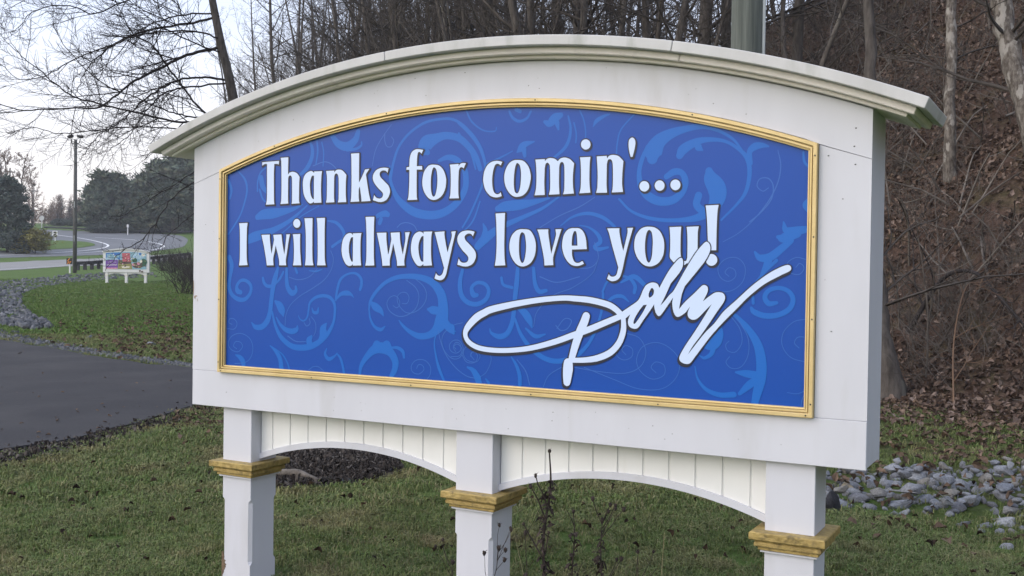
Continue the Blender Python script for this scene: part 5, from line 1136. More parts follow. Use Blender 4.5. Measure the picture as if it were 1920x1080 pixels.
# distinct trees at the right
def single_tree(label, u0, v0, dist, px_pts, width_px, m_, seed, twn=10, group=None, cm=None):
    """trunk drawn along a line of sight positions at one distance"""
    base = ground(u0, v0); dist = base[1]
    e = empty('bare_tree', tuple(base)); tag(e, label, 'tree', group)
    Q = [np.zeros(3) + [0, 0, -.2]]
    for k, (a, b_) in enumerate(px_pts): Q.append(at(a, b_, dist * (1 + .012 * k)) - base)
    Q = spline(Q, 5); rr = np.array(width_px) * dist / FPX / 2
    rr = np.interp(np.linspace(0, 1, len(Q)), np.linspace(0, 1, len(rr)), rr)
    mb = MB(); rnd = random.Random(seed)
    Q = Q + np.array([[rnd.gauss(0, .012), rnd.gauss(0, .012), 0] for _ in Q]); mb.tube(Q, rr * np.array([rnd.uniform(.93, 1.08) for _ in Q]), 10)
    mb.build('trunk', m_, e, smooth=True)
    cr = []
    for k in range(twn):
        i = rnd.randrange(len(Q) // 4, len(Q) - 1); a = rnd.uniform(0, 2 * PI)
        q, s = grow(cr, Q[i], (math.cos(a), math.sin(a), rnd.uniform(.1, .8)), rnd.uniform(.8, 2.4), rr[i] * .25, .006, 6, rnd, .16, .02)
        twiggy(cr, q, s, rnd, 5, .8, 1, .2, .003)
    tubes('crown', cr, cm or M['twig'], e); return e
single_tree('slim pale-barked tree rising up the slope right of the cornice end', 1782, 335, 0, [(1781, 240), (1783, 120), (1784, 10), (1786, -120), (1780, -420), (1776, -700)], [26, 20, 19, 19, 18, 16, 10], M['bark_pale'], 1, 9)
single_tree('thick leaning pale trunk with peeling bark at the right edge', 1960, 330, 0, [(1936, 240), (1912, 160), (1890, 70), (1872, -10), (1850, -120), (1800, -420), (1780, -700)], [52, 44, 40, 38, 38, 36, 30, 18], M['bark_pale'], 2, 9)
single_tree('grey leaning trunk at the foot of the slope beside the sign end', 1678, 752, 0, [(1664, 690), (1653, 610), (1645, 520), (1640, 400), (1632, 200), (1628, 20), (1620, -250), (1610, -600)], [74, 42, 31, 27, 24, 22, 20, 18, 10], M['bark'], 3, 10)
single_tree('thin dark forked sapling above the right half of the cornice', 1500, 300, 0, [(1495, 200), (1470, 100), (1468, 20), (1460, -100), (1450, -400)], [12, 11, 10, 9, 8, 4], M['bark'], 4, 8)
single_tree('slender white-blotched trunk just left of the utility pole', 1330, 330, 0, [(1327, 200), (1318, 100), (1328, 20), (1330, -80), (1325, -400)], [17, 15, 15, 14, 12, 6], M['bark_pale'], 5, 8)
# saplings on the slope
SAP = []
for i in range(5):
    tr, cr = bare_tree_parts(300 + i, 3.6, .022, 12, .2, 4, .1, .7, .003)
    SAP.append((tubes('trunk', tr, M['brush'], n=5, link=False).data, tubes('crown', cr, M['brush'], link=False).data))
cnt = 0
while cnt < 54:
    y = random.uniform(9, 30); x = float(foot_x(y)) + random.uniform(.3, 8); P = onto(x, y); u0, v0 = to_px(np.array(P))
    if not 1150 < u0 < 2000: continue
    k = random.randrange(5)
    put_tree(P, 0, random.uniform(.4, 1.1), ('short' if k in (0, 3) else 'taller') + ' thin bare sapling on the leaf-covered slope, ' + ('near its foot' if y < 16 else 'higher up') + (' right of the sign' if u0 > 1640 else ' above the cornice'), 'saplings on the slope', name='sapling', tm=SAP[k][0], cm=SAP[k][1], tilt=(random.gauss(0, .2), random.gauss(0, .2))); cnt += 1
# brush and dead sticks over the slope
def brush_clump(seed, n, h):
    rnd = random.Random(seed); br = []
    for _ in range(n):
        a = rnd.uniform(0, 2 * PI); P, R = grow(br, (rnd.gauss(0, .25), rnd.gauss(0, .25), -.03), (math.cos(a) * rnd.uniform(.2, 1.2), math.sin(a) * rnd.uniform(.2, 1.2), 1), h * rnd.uniform(.4, 1.1), .005, .002, 5, rnd, .22, -.06)
        twiggy(br, P, R, rnd, 4, h * .35, 0, .3, .002)
    return tubes('brush_clump', br, M['brush'], link=False)
BR = [brush_clump(i, 16, .9) for i in range(4)]
y = RNG.uniform(8, 40, 1500); x = foot_x(y) + RNG.uniform(.3, 12, len(y)); u_, v_ = to_px(np.stack([x, y, terrain(x, y)], 1)); k = (u_ > 950) & (u_ < 2050)
k &= np.array([noise.noise(Vector((a * .45, b_ * .45, 2))) for a, b_ in zip(x, y)]) > -.08
x, y = x[k], y[k]; n = len(x)
scatter('undergrowth', np.stack([x, y, terrain(x, y)], 1), np.stack([RNG.normal(0, .3, n), RNG.normal(0, .3, n), RNG.uniform(0, 6.28, n)], 1), RNG.uniform(.5, 1.2, n), BR)
def stick(seed):
    rnd = random.Random(seed); br = []; P, R = grow(br, (-.5, 0, 0), (1, rnd.gauss(0, .1), 0), 1.0, .011, .005, 6, rnd, .12, 0)
    twiggy(br, P, R, rnd, 3, .35, 0, .2, .003); return tubes('stick', br, M['pale_stick'] if seed % 2 else M['brush'], n=4, link=False)
ST = [stick(i) for i in range(4)]
y = RNG.uniform(9, 32, 1000); x = foot_x(y) + RNG.uniform(.4, 10, len(y)); tx, ty = slope_tilt(x, y); n = len(x)
scatter('fallen_sticks', np.stack([x, y, terrain(x, y) + .04], 1), np.stack([tx + RNG.normal(0, .15, n), ty + RNG.normal(0, .15, n), RNG.uniform(0, 6.28, n)], 1), RNG.uniform(.6, 2.2, n), ST)
def fallen(label, pts, w, m_, seed):
    Q = []
    for (u0, v0, lift) in pts:
        g = ground(u0, v0); Q.append(g + [0, -.05 * lift * 3, lift])
    Q = spline(Q, 6); br = []; rnd = random.Random(seed); R = np.linspace(w, w * .4, len(Q)); br.append((Q, R)); twiggy(br, Q, R, rnd, 9, 1.0, 1, .1, .003)
    tag(tubes('fallen_branch', br, m_, n=5), label, 'branch')
fallen('dark mossy fallen branch arching down the slope at the right edge', [(1700, 640, .1), (1760, 598, .5), (1815, 602, .6), (1860, 630, .5), (1935, 668, .2)], .035, M['bark_dark'], 1)
fallen('pale fallen branch slanting across the slope above the cornice', [(1445, 100, .2), (1510, 66, .4), (1580, 36, .5), (1660, 2, .4)], .035, M['brush'], 2)
fallen('thin pale curved dead stem hanging over the slope foot', [(1788, 770, .0), (1782, 720, .5), (1800, 665, .8), (1832, 640, .7)], .012, M['twig_brown_sunlit'], 3)

# the tree whose long limbs hang over the lawn at the left
TB = np.array([-7.2, 25.0, 0.0]); TB[2] = float(terrain(TB[0], TB[1]))
OT = empty('overhanging_tree', tuple(TB)); tag(OT, 'bare tree with long drooping limbs spread across the sky left of the sign', 'tree')
def limb_path(pts, d0, d1):
    return spline([at(u0, v0, d0 + (d1 - d0) * k / (len(pts) - 1)) - TB for k, (u0, v0) in enumerate(pts)], 5)
rnd = random.Random(77)
Q = limb_path([(468, 620), (458, 420), (448, 260), (438, 190), (428, 140), (414, 80), (400, 10), (388, -60), (372, -200), (360, -420)], 25, 25)
mb = MB(); mb.tube(np.vstack([[Q[0] * [1, 1, 0] + [0, 0, -.3]], Q]), np.r_[.17, np.linspace(.15, .055, len(Q))], 10); mb.build('trunk', M['bark'], OT, smooth=True)
LIMBS = [
 ([(408, 90), (350, 104), (312, 122), (262, 147), (225, 172), (187, 200), (130, 203), (45, 207), (0, 196), (-60, 190)], .055, 25, 22),
 ([(445, 240), (385, 212), (350, 172), (312, 122), (282, 82), (250, 64), (230, 28), (214, -6), (200, -60)], .042, 25, 24),
 ([(412, 30), (350, 45), (300, 52), (250, 64), (212, 85), (180, 112), (160, 133), (147, 162), (140, 182)], .045, 25, 23),
 ([(440, 235), (362, 230), (312, 225), (250, 210), (187, 195), (137, 180), (105, 157), (62, 122), (25, 92), (-5, 55)], .042, 25, 21),
 ([(425, 150), (375, 145), (337, 150), (300, 167), (262, 195), (235, 222), (210, 238), (188, 252), (172, 270), (150, 300)], .040, 25, 22),
 ([(430, 155), (345, 165), (307, 175), (282, 200), (262, 225), (245, 250), (225, 268), (200, 285)], .032, 25, 23),
 ([(415, 75), (375, 60), (300, 60), (250, 70), (200, 87), (137, 112), (87, 140), (40, 150), (0, 118)], .034, 25, 22),
 ([(410, 25), (350, 27), (312, 35), (275, 50), (250, 65), (215, 110), (180, 130)], .032, 25, 24),
 ([(420, 100), (375, 85), (312, 55), (275, 30), (240, 8), (200, -20)], .030, 25, 23),
 ([(440, 225), (365, 220), (325, 212), (287, 197), (250, 180), (212, 167), (160, 130), (110, 70), (97, 30)], .030, 25, 22),
 ([(400, -10), (330, -20), (250, -5), (180, 25), (130, 10), (70, 18), (30, 55), (18, 66)], .030, 25, 21),
 ([(432, 260), (360, 245), (300, 240), (240, 238), (170, 245), (110, 250), (60, 238), (15, 250)], .026, 25, 22),
 ([(440, 330), (370, 340), (325, 370), (290, 420), (262, 452), (236, 467), (220, 480), (196, 507)], .028, 24, 20),
 ([(440, 300), (375, 318), (330, 345), (285, 372), (240, 400), (205, 408)], .022, 24, 20),
 ([(442, 360), (372, 395), (340, 420), (316, 440), (298, 470), (292, 500)], .020, 24, 20),
 ([(395, -40), (300, -70), (200, -40), (120, -10), (60, -5), (10, 20)], .030, 25, 20)]
for i, (pts, r0, d0, d1) in enumerate(LIMBS):
    Q = limb_path(pts, d0, d1); Q = Q + np.array([[rnd.gauss(0, .007), rnd.gauss(0, .03), rnd.gauss(0, .007)] for _ in Q])
    R = np.linspace(r0 * .68, .006, len(Q)); br = [(Q, R)]; twiggy(br, Q, R, rnd, 24 if i < 12 else 11, 1.3 if i < 12 else .8, 1, .10, .0036)
    tubes('limb', br, M['bark_dark'], OT, n=4)

# ================================================================== evergreens, shrubs and the far woods
def needle_crown(seed, H, W, n, q, m_, conic=.5, gaps=.5):
    rnd = random.Random(seed); mb = MB(); cl = []
    for _ in range(46):
        t = rnd.random() ** .8; w = W * (1 - conic * t) * math.sqrt(max(.08, 1 - (2 * abs(t - .42)) ** 2.4 * .75)); a = rnd.uniform(0, 2 * PI); d = w * math.sqrt(rnd.random())
        cl.append((d * math.cos(a), d * math.sin(a), H * (.08 + .9 * t), rnd.uniform(.08, .18) * W + .1))
    for _ in range(n):
        c = rnd.choice(cl); v = [rnd.gauss(0, .55) for _ in range(3)]
        x, y, z = c[0] + v[0] * c[3] * 1.5, c[1] + v[1] * c[3] * 1.5, c[2] + v[2] * c[3] * .8
        a, e, s = rnd.uniform(0, 2 * PI), rnd.gauss(.25, .5), q * rnd.uniform(.5, 1.3)
        d = np.array([math.cos(a) * math.cos(e), math.sin(a) * math.cos(e), math.sin(e)]); p = np.cross(d, [rnd.gauss(0, 1), rnd.gauss(0, 1), rnd.gauss(0, 1)]); p /= np.linalg.norm(p) + 1e-9
        o = np.array([x, y, max(.02, z)])
        mb.add([o - p * s * .22, o + p * s * .22, o + d * s + p * s * .07], [(0, 1, 2)])
    return mb.build('crown', m_, link=False).data
def trunk_mesh(H, r, m_): return MB().tube([(0, 0, -.3), (0, 0, H * .5), (.05, 0, H * .93)], [r, r * .7, r * .15], 7).build('trunk', m_, link=False).data
PINE = [(trunk_mesh(8, .16, M['bark_dark']), needle_crown(400 + i, 8, 2.7, 3800, .8, M['needle'], .62)) for i in range(4)]
EVER = [(trunk_mesh(7, .16, M['bark_dark']), needle_crown(420 + i, 7, 2.4, 5200, .45, M['needle_dark'], .35)) for i in range(2)]
SHR = [(trunk_mesh(1.5, .05, M['bark_dark']), needle_crown(430 + i, 2, 1.5, 2600, .26, M[k_], .1)) for i, k_ in enumerate(('shrub', 'needle_dark', 'needle_dark'))]
def far_tree(pair, u0, vbase, vtop, H0, dist, label, group, name, wide=1.0, cat='tree'):
    d = ray(u0, vbase); x, y = d[0] * dist / d[1], dist; P = onto(x, y)
    top = at(u0, vtop, dist)[2]; h = max(.5, top - P.z); s = h / H0
    e = empty(name, P, random.uniform(0, 6.28)); e.scale = (s * wide, s * wide, s); tag(e, label, cat, group)
    for nm_, me in zip(('trunk', 'crown'), pair):
        o = bpy.data.objects.new(nm_, me); COL.objects.link(o); o.parent = e
    return e
PL, PG = 'rounded dark green pine in the screen beyond the far road', 'pines beyond the far road'
for u0, vt, ds in ((172, 352, 190), (192, 318, 186), (212, 332, 192), (232, 345, 188), (252, 348, 190), (275, 326, 187), (297, 318, 192), (318, 302, 188), (338, 298, 191), (358, 310, 187), (262, 370, 182), (226, 372, 182), (300, 360, 182), (340, 350, 183), (184, 375, 182), (382, 300, 190), (406, 315, 190)):
    far_tree(PINE[random.randrange(4)], u0, 436, vt + random.uniform(-12, 10), 8, ds, PL + (', near the lamp pole' if u0 < 222 else (', above the poster sign' if u0 < 290 else ', beside the sign end')), PG, 'pine_tree', 1.15)
for u0, vt, ds, w in ((180, 420, 181, 1.6), (200, 416, 181, 1.5), (216, 424, 181, 1.5), (246, 426, 181, 1.4), (285, 424, 181, 1.5)):
    far_tree(SHR[1], u0, 436, vt, 2, ds, 'low dark clipped shrub at the foot of the far pines', 'low shrubs below the far pines', 'shrub', w, 'shrub')
far_tree(EVER[0], 14, 466, 338, 7, 121, 'tall dark evergreen at the left edge beside the road', None, 'evergreen_tree', .95)
far_tree(EVER[1], 40, 466, 386, 7, 120, 'shorter dark evergreen right of the tall one at the left edge', None, 'evergreen_tree', 1.1)
far_tree(EVER[0], -16, 466, 330, 7, 122, 'dark evergreen cut by the left edge of the picture', None, 'evergreen_tree', 1.0)
far_tree(SHR[1], 33, 466, 432, 2, 119, 'low dark shrub under the left evergreens', None, 'shrub', 1.1, 'shrub')
far_tree(SHR[0], 66, 465, 433, 2, 119, 'olive yellow-green shrub at the end of the roadside island', None, 'shrub', 1.15, 'shrub')
FT = []
for i in range(4):
    tr, cr = bare_tree_parts(500 + i, 10, .16, 34, .08, 9, .05, .5, .026)
    FT.append((tubes('trunk', tr, M['bark_dark'], n=6, link=False).data, tubes('crown', cr, M['twig_brown_sunlit'], link=False).data, tubes('crown', cr, M['twig'], link=False).data))
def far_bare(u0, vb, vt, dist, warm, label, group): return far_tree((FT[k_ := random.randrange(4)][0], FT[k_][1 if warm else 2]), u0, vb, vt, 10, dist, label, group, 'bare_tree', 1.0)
for u0, vt, ds, wm in ((2, 288, 150, 1), (22, 282, 155, 1), (40, 292, 160, 1), (60, 318, 170, 1), (-22, 280, 150, 1)):
    far_bare(u0, 440, vt, ds, wm, 'bare tree with twigs tinted as if sunlit above the left evergreens', 'warm bare trees at the far left')  # sun on these treetops is put into the twig colour
for k in range(84):
    u0 = random.uniform(58, 182); far_bare(u0, 432, random.uniform(366, 400) if u0 > 92 else random.uniform(384, 408), random.uniform(206, 270), random.random() < .75, 'bare brownish tree in the far wood behind the stop sign', 'bare trees of the far wood')
for k in range(24):
    u0 = random.uniform(170, 420); far_bare(u0, 430, random.uniform(322, 372), random.uniform(200, 260), random.random() < .3, 'bare tree showing behind the far pines', 'bare trees behind the far pines')
for k in range(16):
    u0 = random.uniform(62, 170); far_tree(SHR[1], u0, 432, random.uniform(408, 420), 2, random.uniform(203, 220), 'dark brush along the verge of the far road', 'brush along the far verge', 'shrub', 1.8, 'shrub')
# dark brush beside the left end of the sign
for k, (u0, v0) in enumerate(((352, 552), (338, 528), (356, 520), (322, 512), (345, 505), (308, 508), (362, 535), (366, 500), (330, 500))):
    P = ground(u0, v0); e = empty('bush', tuple(P), random.uniform(0, 6.28)); sc_ = random.uniform(.75, 1.15); e.scale = (sc_, sc_, sc_)
    tag(e, 'bare tangled dark bush beyond the lawn beside the sign end', 'bush', 'bare bushes beside the sign end')
    rnd = random.Random(600 + k); br = []
    for _ in range(34):
        a = rnd.uniform(0, 2 * PI); q, r_ = grow(br, (rnd.gauss(0, .3), rnd.gauss(0, .3), -.05), (math.cos(a) * rnd.uniform(.1, .9), math.sin(a) * rnd.uniform(.1, .9), 1), rnd.uniform(1.2, 2.6), .016, .006, 5, rnd, .2, 0)
        twiggy(br, q, r_, rnd, 6, .8, 0, .15, .006)
    tubes('branches', br, M['bark_dark'], e)
far_tree(FT[0][::2], 327, 452, 405, 10, 168, 'small bare street tree on the patch beyond the guardrail', None, 'bare_tree', .7)

# ================================================================== roadside things
def stand(u0, v0, dist=None):
    P = ground(u0, v0); return P
# lamp pole
P = ground(140, 512); d = P[1]; px_ = d / FPX
e = empty('lamp_pole', tuple(P)); tag(e, 'tall grey wooden pole with two floodlights beside the guardrail', 'lamp pole')
H = at(140, 262, d)[2] - P[2]
MB().tube([(0, 0, -.5), (0, 0, H * .5), (0, 0, H)], [.165, .15, .12], 10).build('pole', M['far_pole'], e, smooth=True)
for s, tilt in ((-1, .35), (1, -.1)):
    am = MB(); am.tube(spline([(0, 0, H - .45), (s * .32, 0, H - .25), (s * .36, 0, H + .05)], 4), .035, 6); am.build('bracket', M['black_metal'], e)
    fl = MB(); c, si = math.cos(tilt), math.sin(tilt); cx, cz = s * .40, H + .22
    pr = [(-.24, .13), (.24, .13), (.19, -.10), (-.19, -.10)]
    fl.prism([(cx + a * c - b_ * si, cz + a * si + b_ * c) for a, b_ in pr], -.22, .12)
    f = bevel(fl.build('floodlight', M['black_metal'], e), .03)
for k, (dz) in enumerate((2.6, 5.4)): MB().box(-.02, .02, -.17, -.145, dz, dz + .5).build('conduit', M['conduit'], e)
# object marker
P = ground(131, 512.5); d = P[1]; e = empty('object_marker', tuple(P)); tag(e, 'black and orange striped hazard marker on a white post before the guardrail', 'marker')
MB().tube([(0, 0, -.2), (0, 0, 1.25)], .07, 8).build('post', M['white_plain'], e)
MB().box(-.24, .24, -.12, -.09, .75, 1.25).build('plate', M['black_metal'], e)
for k in range(3):
    o = -.20 + k * .15; st = MB(); st.prism([(o, .77), (o + .07, .77), (min(.23, o + .22), 1.0 + (0)), (min(.23, o + .15), 1.0)], -.130, -.122)
    if k < 2: st.build('stripe', M['orange'], e)
st = MB(); st.prism([(-.2, .98), (-.13, .98), (.06, 1.23), (-.01, 1.23)], -.130, -.122); st.build('stripe', M['orange'], e)
# guardrail
A_, B_ = ground(146, 507), ground(356, 487)
e = empty('guardrail', tuple(A_)); tag(e, 'dark timber guardrail on stub posts along the path beside the far sign', 'guardrail')
n = 20; top_ = []
for k in range(n):
    t = k / (n - 1); q = A_ * (1 - t) + B_ * t; q[2] = terrain(q[0], q[1]); l = q - A_
    MB().box(l[0] - .13, l[0] + .13, l[1] - .1, l[1] + .1, l[2] - .3, l[2] + .72).build('post', M['rail_wood'], e); top_.append(l + [0, 0, .62])
rl = MB()
for a, b_ in zip(top_[:-1], top_[1:]):
    ofs = np.array([0, -.16, 0]); V = []
    for q in (a + ofs, b_ + ofs):
        for dy, dz in ((-.05, -.15), (.05, -.15), (.05, .15), (-.05, .15)): V.append((q[0], q[1] + dy, q[2] + dz))
    rl.add(V, [(0, 1, 5, 4), (1, 2, 6, 5), (2, 3, 7, 6), (3, 0, 4, 7)])
rl.build('rail', M['rail_wood'], e)
# stop sign seen from behind
P = ground(78, 430); d = P[1]; e = empty('stop_sign', tuple(P)); tag(e, 'pale back of an octagonal stop sign on a post across the far road', 'sign')
k_ = d / FPX; H = at(78, 409, d)[2] - P[2]
MB().tube([(0, .05, -.3), (0, .05, H)], .09, 6).build('post', M['sign_back'], e)
MB().prism([(.95 * k_ * 5.2 * math.cos(PI / 8 + a * PI / 4), H + .95 * k_ * 5.2 * math.sin(PI / 8 + a * PI / 4)) for a in range(8)], -.03, .03).build('plate', M['sign_back'], e)
# small square sign on the island
P = ground(103, 453); d = P[1]; k_ = d / FPX; e = empty('road_sign', tuple(P)); tag(e, 'small white square road sign with black print on the island tip', 'sign')
MB().tube([(0, .06, -.3), (0, .06, 14 * k_)], .06, 6).build('post', M['white_plain'], e)
MB().box(-4.5 * k_, 4.5 * k_, -.03, .03, 11 * k_, 20 * k_).build('plate', M['white_plain'], e)
MB().box(-2.6 * k_, 2.6 * k_, -.05, -.035, 15.6 * k_, 18.6 * k_).add([], []).build('print', M['black_metal'], e)
MB().box(-2.6 * k_, 2.6 * k_, -.05, -.035, 12.6 * k_, 14.6 * k_).build('print', M['black_metal'], e)
# white marker post
P = ground(239.5, 441); k_ = P[1] / FPX; e = empty('marker_post', tuple(P)); tag(e, 'slim white delineator post on the far verge below the pines', 'post')
MB().tube([(0, 0, -.2), (0, 0, 14 * k_)], .8 * k_, 8).build('post', M['white_plain'], e)
MB().tube([(0, 0, 14 * k_), (0, 0, 15 * k_), (0, 0, 19 * k_), (0, 0, 20 * k_)], [1.0 * k_, 2.0 * k_, 2.0 * k_, 1.2 * k_], 8).build('head', M['white_plain'], e)
# two far utility poles
for u0, vb, vt, ds, lb in ((63, 430, 352, 205, 'thin distant utility pole behind the stop sign'), (18, 440, 315, 165, 'distant utility pole with crossarm among the left trees')):
    dr = ray(u0, vb); P = onto(dr[0] / dr[1] * ds, ds); e = empty('utility_pole', P); tag(e, lb, 'utility pole')
    H = at(u0, vt, ds)[2] - P.z
    MB().tube([(0, 0, -.4), (0, 0, H)], [.15, .1], 7).build('pole', M['far_pole'], e)
    am = MB(); am.box(-.9, .9, -.2, -.1, H - .75, H - .58); am.build('crossarm', M['far_pole'], e)
    for x in (-.8, -.3, .3, .8): MB().tube([(x, -.15, H - .58), (x, -.15, H - .40)], .05, 6).build('insulator', M['black_metal'], e)
# timber rail on the verge by the evergreens
P = ground(52, 437); k_ = P[1] / FPX; e = empty('timber_barrier', tuple(P)); tag(e, 'dark timber barrier beam on a stub post behind the left evergreens', 'barrier')
MB().box(-12 * k_, 7 * k_, -.15, .15, 4 * k_, 7.5 * k_).build('beam', M['rail_wood'], e)
MB().box(-.15, .15, -.12, .12, -.3, 4 * k_ - .002).build('post', M['rail_wood'], e)
for u0 in (-4,): MB().box(u0 * 2 * k_ - .15, u0 * 2 * k_ + .15, -.12, .12, -.3, 4 * k_ - .002).build('post', M['rail_wood'], e)
# timber edging along the far verge
A_, B_ = ground(82, 431), ground(356, 440)
tb = MB(); Q = spline([A_, ground(160, 434), ground(240, 438), B_], 8); Q[:, 2] = terrain(Q[:, 0], Q[:, 1]) + .45; tb.tube(Q, .16, 4)
e = tb.build('verge_rail', M['rail_wood']); tag(e, 'low dark rail running along the far verge below the pines', 'rail')

# ---- second sign on the left lawn
P = ground(236, 531.5); e = empty('poster_sign', tuple(P), .05); tag(e, 'small white arched poster sign with colourful print on the left lawn', 'sign'); k_ = P[1] / FPX
def X(u0): return (u0 - 236) * k_
def Zp(v0): return (531.5 - v0) * k_
W_ = 42.5 * k_
fr_ = MB(); zt, zc, zb = Zp(468.2), Zp(473.5), Zp(511)
archo = [(x, zc + (zt - zc) * (1 - (x / W_) ** 2)) for x in np.linspace(W_, -W_, 25)]
ix, iz0, iz1 = 37.5 * k_, Zp(505), Zp(475.5)
archi = [(x, iz1 + (Zp(472.5) - iz1) * (1 - (x / ix) ** 2)) for x in np.linspace(-ix, ix, 25)]
fr_.prism([(-W_, zb), (W_, zb)] + archo, .0, .28); fb = fr_.build('frame', M['white_plain'], e)
cap_ = MB(); V = []; F = []
for x, z in archo:
    V += [(x * 1.03, -.09, z), (x * 1.03, -.09, z + .07), (x * 1.03, .37, z + .07), (x * 1.03, .37, z)]
for k in range(24):
    for j in range(4): F.append((k * 4 + j, k * 4 + (j + 1) % 4, k * 4 + 4 + (j + 1) % 4, k * 4 + 4 + j))
F += [(0, 1, 2, 3), (99, 98, 97, 96)]; cap_.add(V, F); cap_.build('cornice', M['white_plain'], e)
po = MB(); po.prism([(-ix, iz0), (ix, iz0)] + archi[::-1], -.02, -.002); po = po.build('poster', M['print_teal'], e)
def patch(pts, m_, lay, nm_='picture'):
    b_ = MB(); b_.prism([(X(a), Zp(c)) for a, c in pts], -.022 - lay * .004, -.0205); b_.build(nm_, M['print_' + m_], po)
def blob(u0, v0, ru, rv, seed, n=11):
    r = random.Random(seed); return [(u0 + ru * r.uniform(.7, 1.1) * math.cos(a), v0 + rv * r.uniform(.7, 1.1) * math.sin(a)) for a in np.linspace(0, 2 * PI, n, endpoint=False)]
patch([(199, 475.5), (225, 474), (225, 488), (199, 488)], 'deep', 1)
patch([(201, 478), (208, 476), (214, 480), (224, 479), (224, 483), (212, 486), (201, 484)], 'teal', 2)
patch([(199.5, 484), (211, 482), (222, 486), (223, 488.5), (199.5, 488.5)], 'sky', 2)
patch([(198.8, 488.8), (221, 487.5), (221, 502.4), (198.8, 502.8)], 'purple', 3)
patch([(198.8, 502.8), (220.5, 502.4), (220.5, 504.6), (198.8, 504.6)], 'pink', 3)
patch([(222, 488), (245, 488), (248, 504.8), (221.2, 504.8)], 'olive', 1)
patch([(222, 487), (234, 490), (244, 489), (246, 494), (230, 497), (222, 494)], 'brown', 2)
patch([(228.5, 475), (243, 474.6), (244.5, 491), (230, 491)], 'red', 3)
patch(blob(259, 480, 13, 6, 4), 'sky', 1); patch(blob(252, 488, 5, 4.5, 5), 'green', 3); patch(blob(269, 492, 6, 8, 6), 'green', 3)
patch(blob(262, 476.5, 3, 3, 8), 'deep', 2); patch(blob(257, 498, 13, 5.5, 7), 'brown', 2); patch(blob(259, 494, 3, 3, 11), 'pink', 4); patch(blob(264, 490, 2.6, 3.2, 12), 'cream', 4)
patch(blob(250, 497, 3, 2, 13), 'pink', 4); patch(blob(268, 478, 4, 3, 14), 'cream', 2); patch(blob(235, 501, 8, 2.4, 15), 'cream', 2)
r = random.Random(21)
for k in range(46):
    u0, v0 = r.uniform(222, 272), r.uniform(477, 503)
    if v0 < 488: c_ = r.choice(['sky', 'cream', 'teal', 'deep', 'cream'] if u0 > 246 else ['red', 'pink', 'red', 'cream'])
    else: c_ = r.choice(['olive', 'brown', 'green', 'cream', 'olive', 'pink', 'brown'])
    if u0 < 246 and v0 < 490 and not 230 < u0 < 243: continue
    patch(blob(u0, v0, r.uniform(.7, 2.2), r.uniform(.6, 1.7), k + 40, 8), c_, 5 + k * .05)
for k in range(14): patch(blob(r.uniform(201, 223), r.uniform(477, 486), r.uniform(.8, 2.6), r.uniform(.6, 1.3), k + 90, 8), r.choice(['teal', 'sky', 'deep', 'cream', 'green']), 4 + k * .05)
tx_ = MB(); r = random.Random(4)
for row, (u0, u1, v0, hh) in enumerate(((203, 219, 492, 1.0), (201, 219, 497, 2.0))):
    for t in np.arange(u0, u1, 1.9 if row else 1.6):
        Q = [(X(t + r.uniform(0, .5)), Zp(v0 + hh)), (X(t + .6), Zp(v0 - hh * r.uniform(.4, 1))), (X(t + 1.2), Zp(v0 + hh * r.uniform(0, 1)))]
        w = .18 * k_ * (1.5 if row else 1)
        for (xa, za), (xb, zb_) in zip(Q[:-1], Q[1:]):
            tx_.prism([(xa - w, za), (xa + w, za), (xb + w, zb_), (xb - w, zb_)], -.040, -.036)
tx_.build('lettering', M['white_plain'], po)
for u0 in (200, 236, 271.5):
    MB().box(X(u0) - 2.3 * k_, X(u0) + 2.3 * k_, .04, .24, -.3, zb - .002).build('post', M['white_plain'], e)
    MB().box(X(u0) - 2.9 * k_, X(u0) + 2.9 * k_, .01, .27, Zp(517), Zp(515.6)).build('post_cap', M['print_cream'], e)
for u0, u1 in ((202.6, 233.4), (238.6, 269)):
    b_ = MB(); c0, h_ = (u0 + u1) / 2, (u1 - u0) / 2
    b_.prism([(X(u0), zb - .004), (X(u1), zb - .004)] + [(X(c0 + h_ * t), Zp(513.2 + 3.0 * t * t)) for t in np.linspace(1, -1, 13)], .09, .17); b_.build('skirt', M['white_plain'], e)
for u0, v0 in ((262, 508), (266, 509.5)): patch(blob(u0, v0, 2, 2, u0), 'brown', 6, 'sticker')

# ---- weathered utility pole behind the sign
ds = 9.8; dr = ray(1393, 500); P = onto(dr[0] / dr[1] * ds, ds); e = empty('utility_pole', P); tag(e, 'thick weathered grey-green utility pole rising behind the sign cornice', 'utility pole')
rr = 29.5 * ds / FPX
MB().tube([(0, 0, -.5), (0, 0, 2), (0, 0, 4), (.0, 0, 9.5)], [rr * 1.05, rr, rr, rr * .85], 20).build('pole', M['pole_wood'], e, smooth=True)
MB().tube([(rr * .93, -rr * .52, .1), (rr * .93, -rr * .52, 8)], .017, 8).build('conduit', M['conduit'], e, smooth=True)
for z in (1.4, 3.4, 5.6): MB().tube([(0, 0, z), (0, 0, z + .03)], rr * 1.035, 20).build('strap', M['sign_back'], e)
cr_ = MB(); cr_.box(-.004, .004, -rr - .001, -rr + .01, 2.6, 4.3)

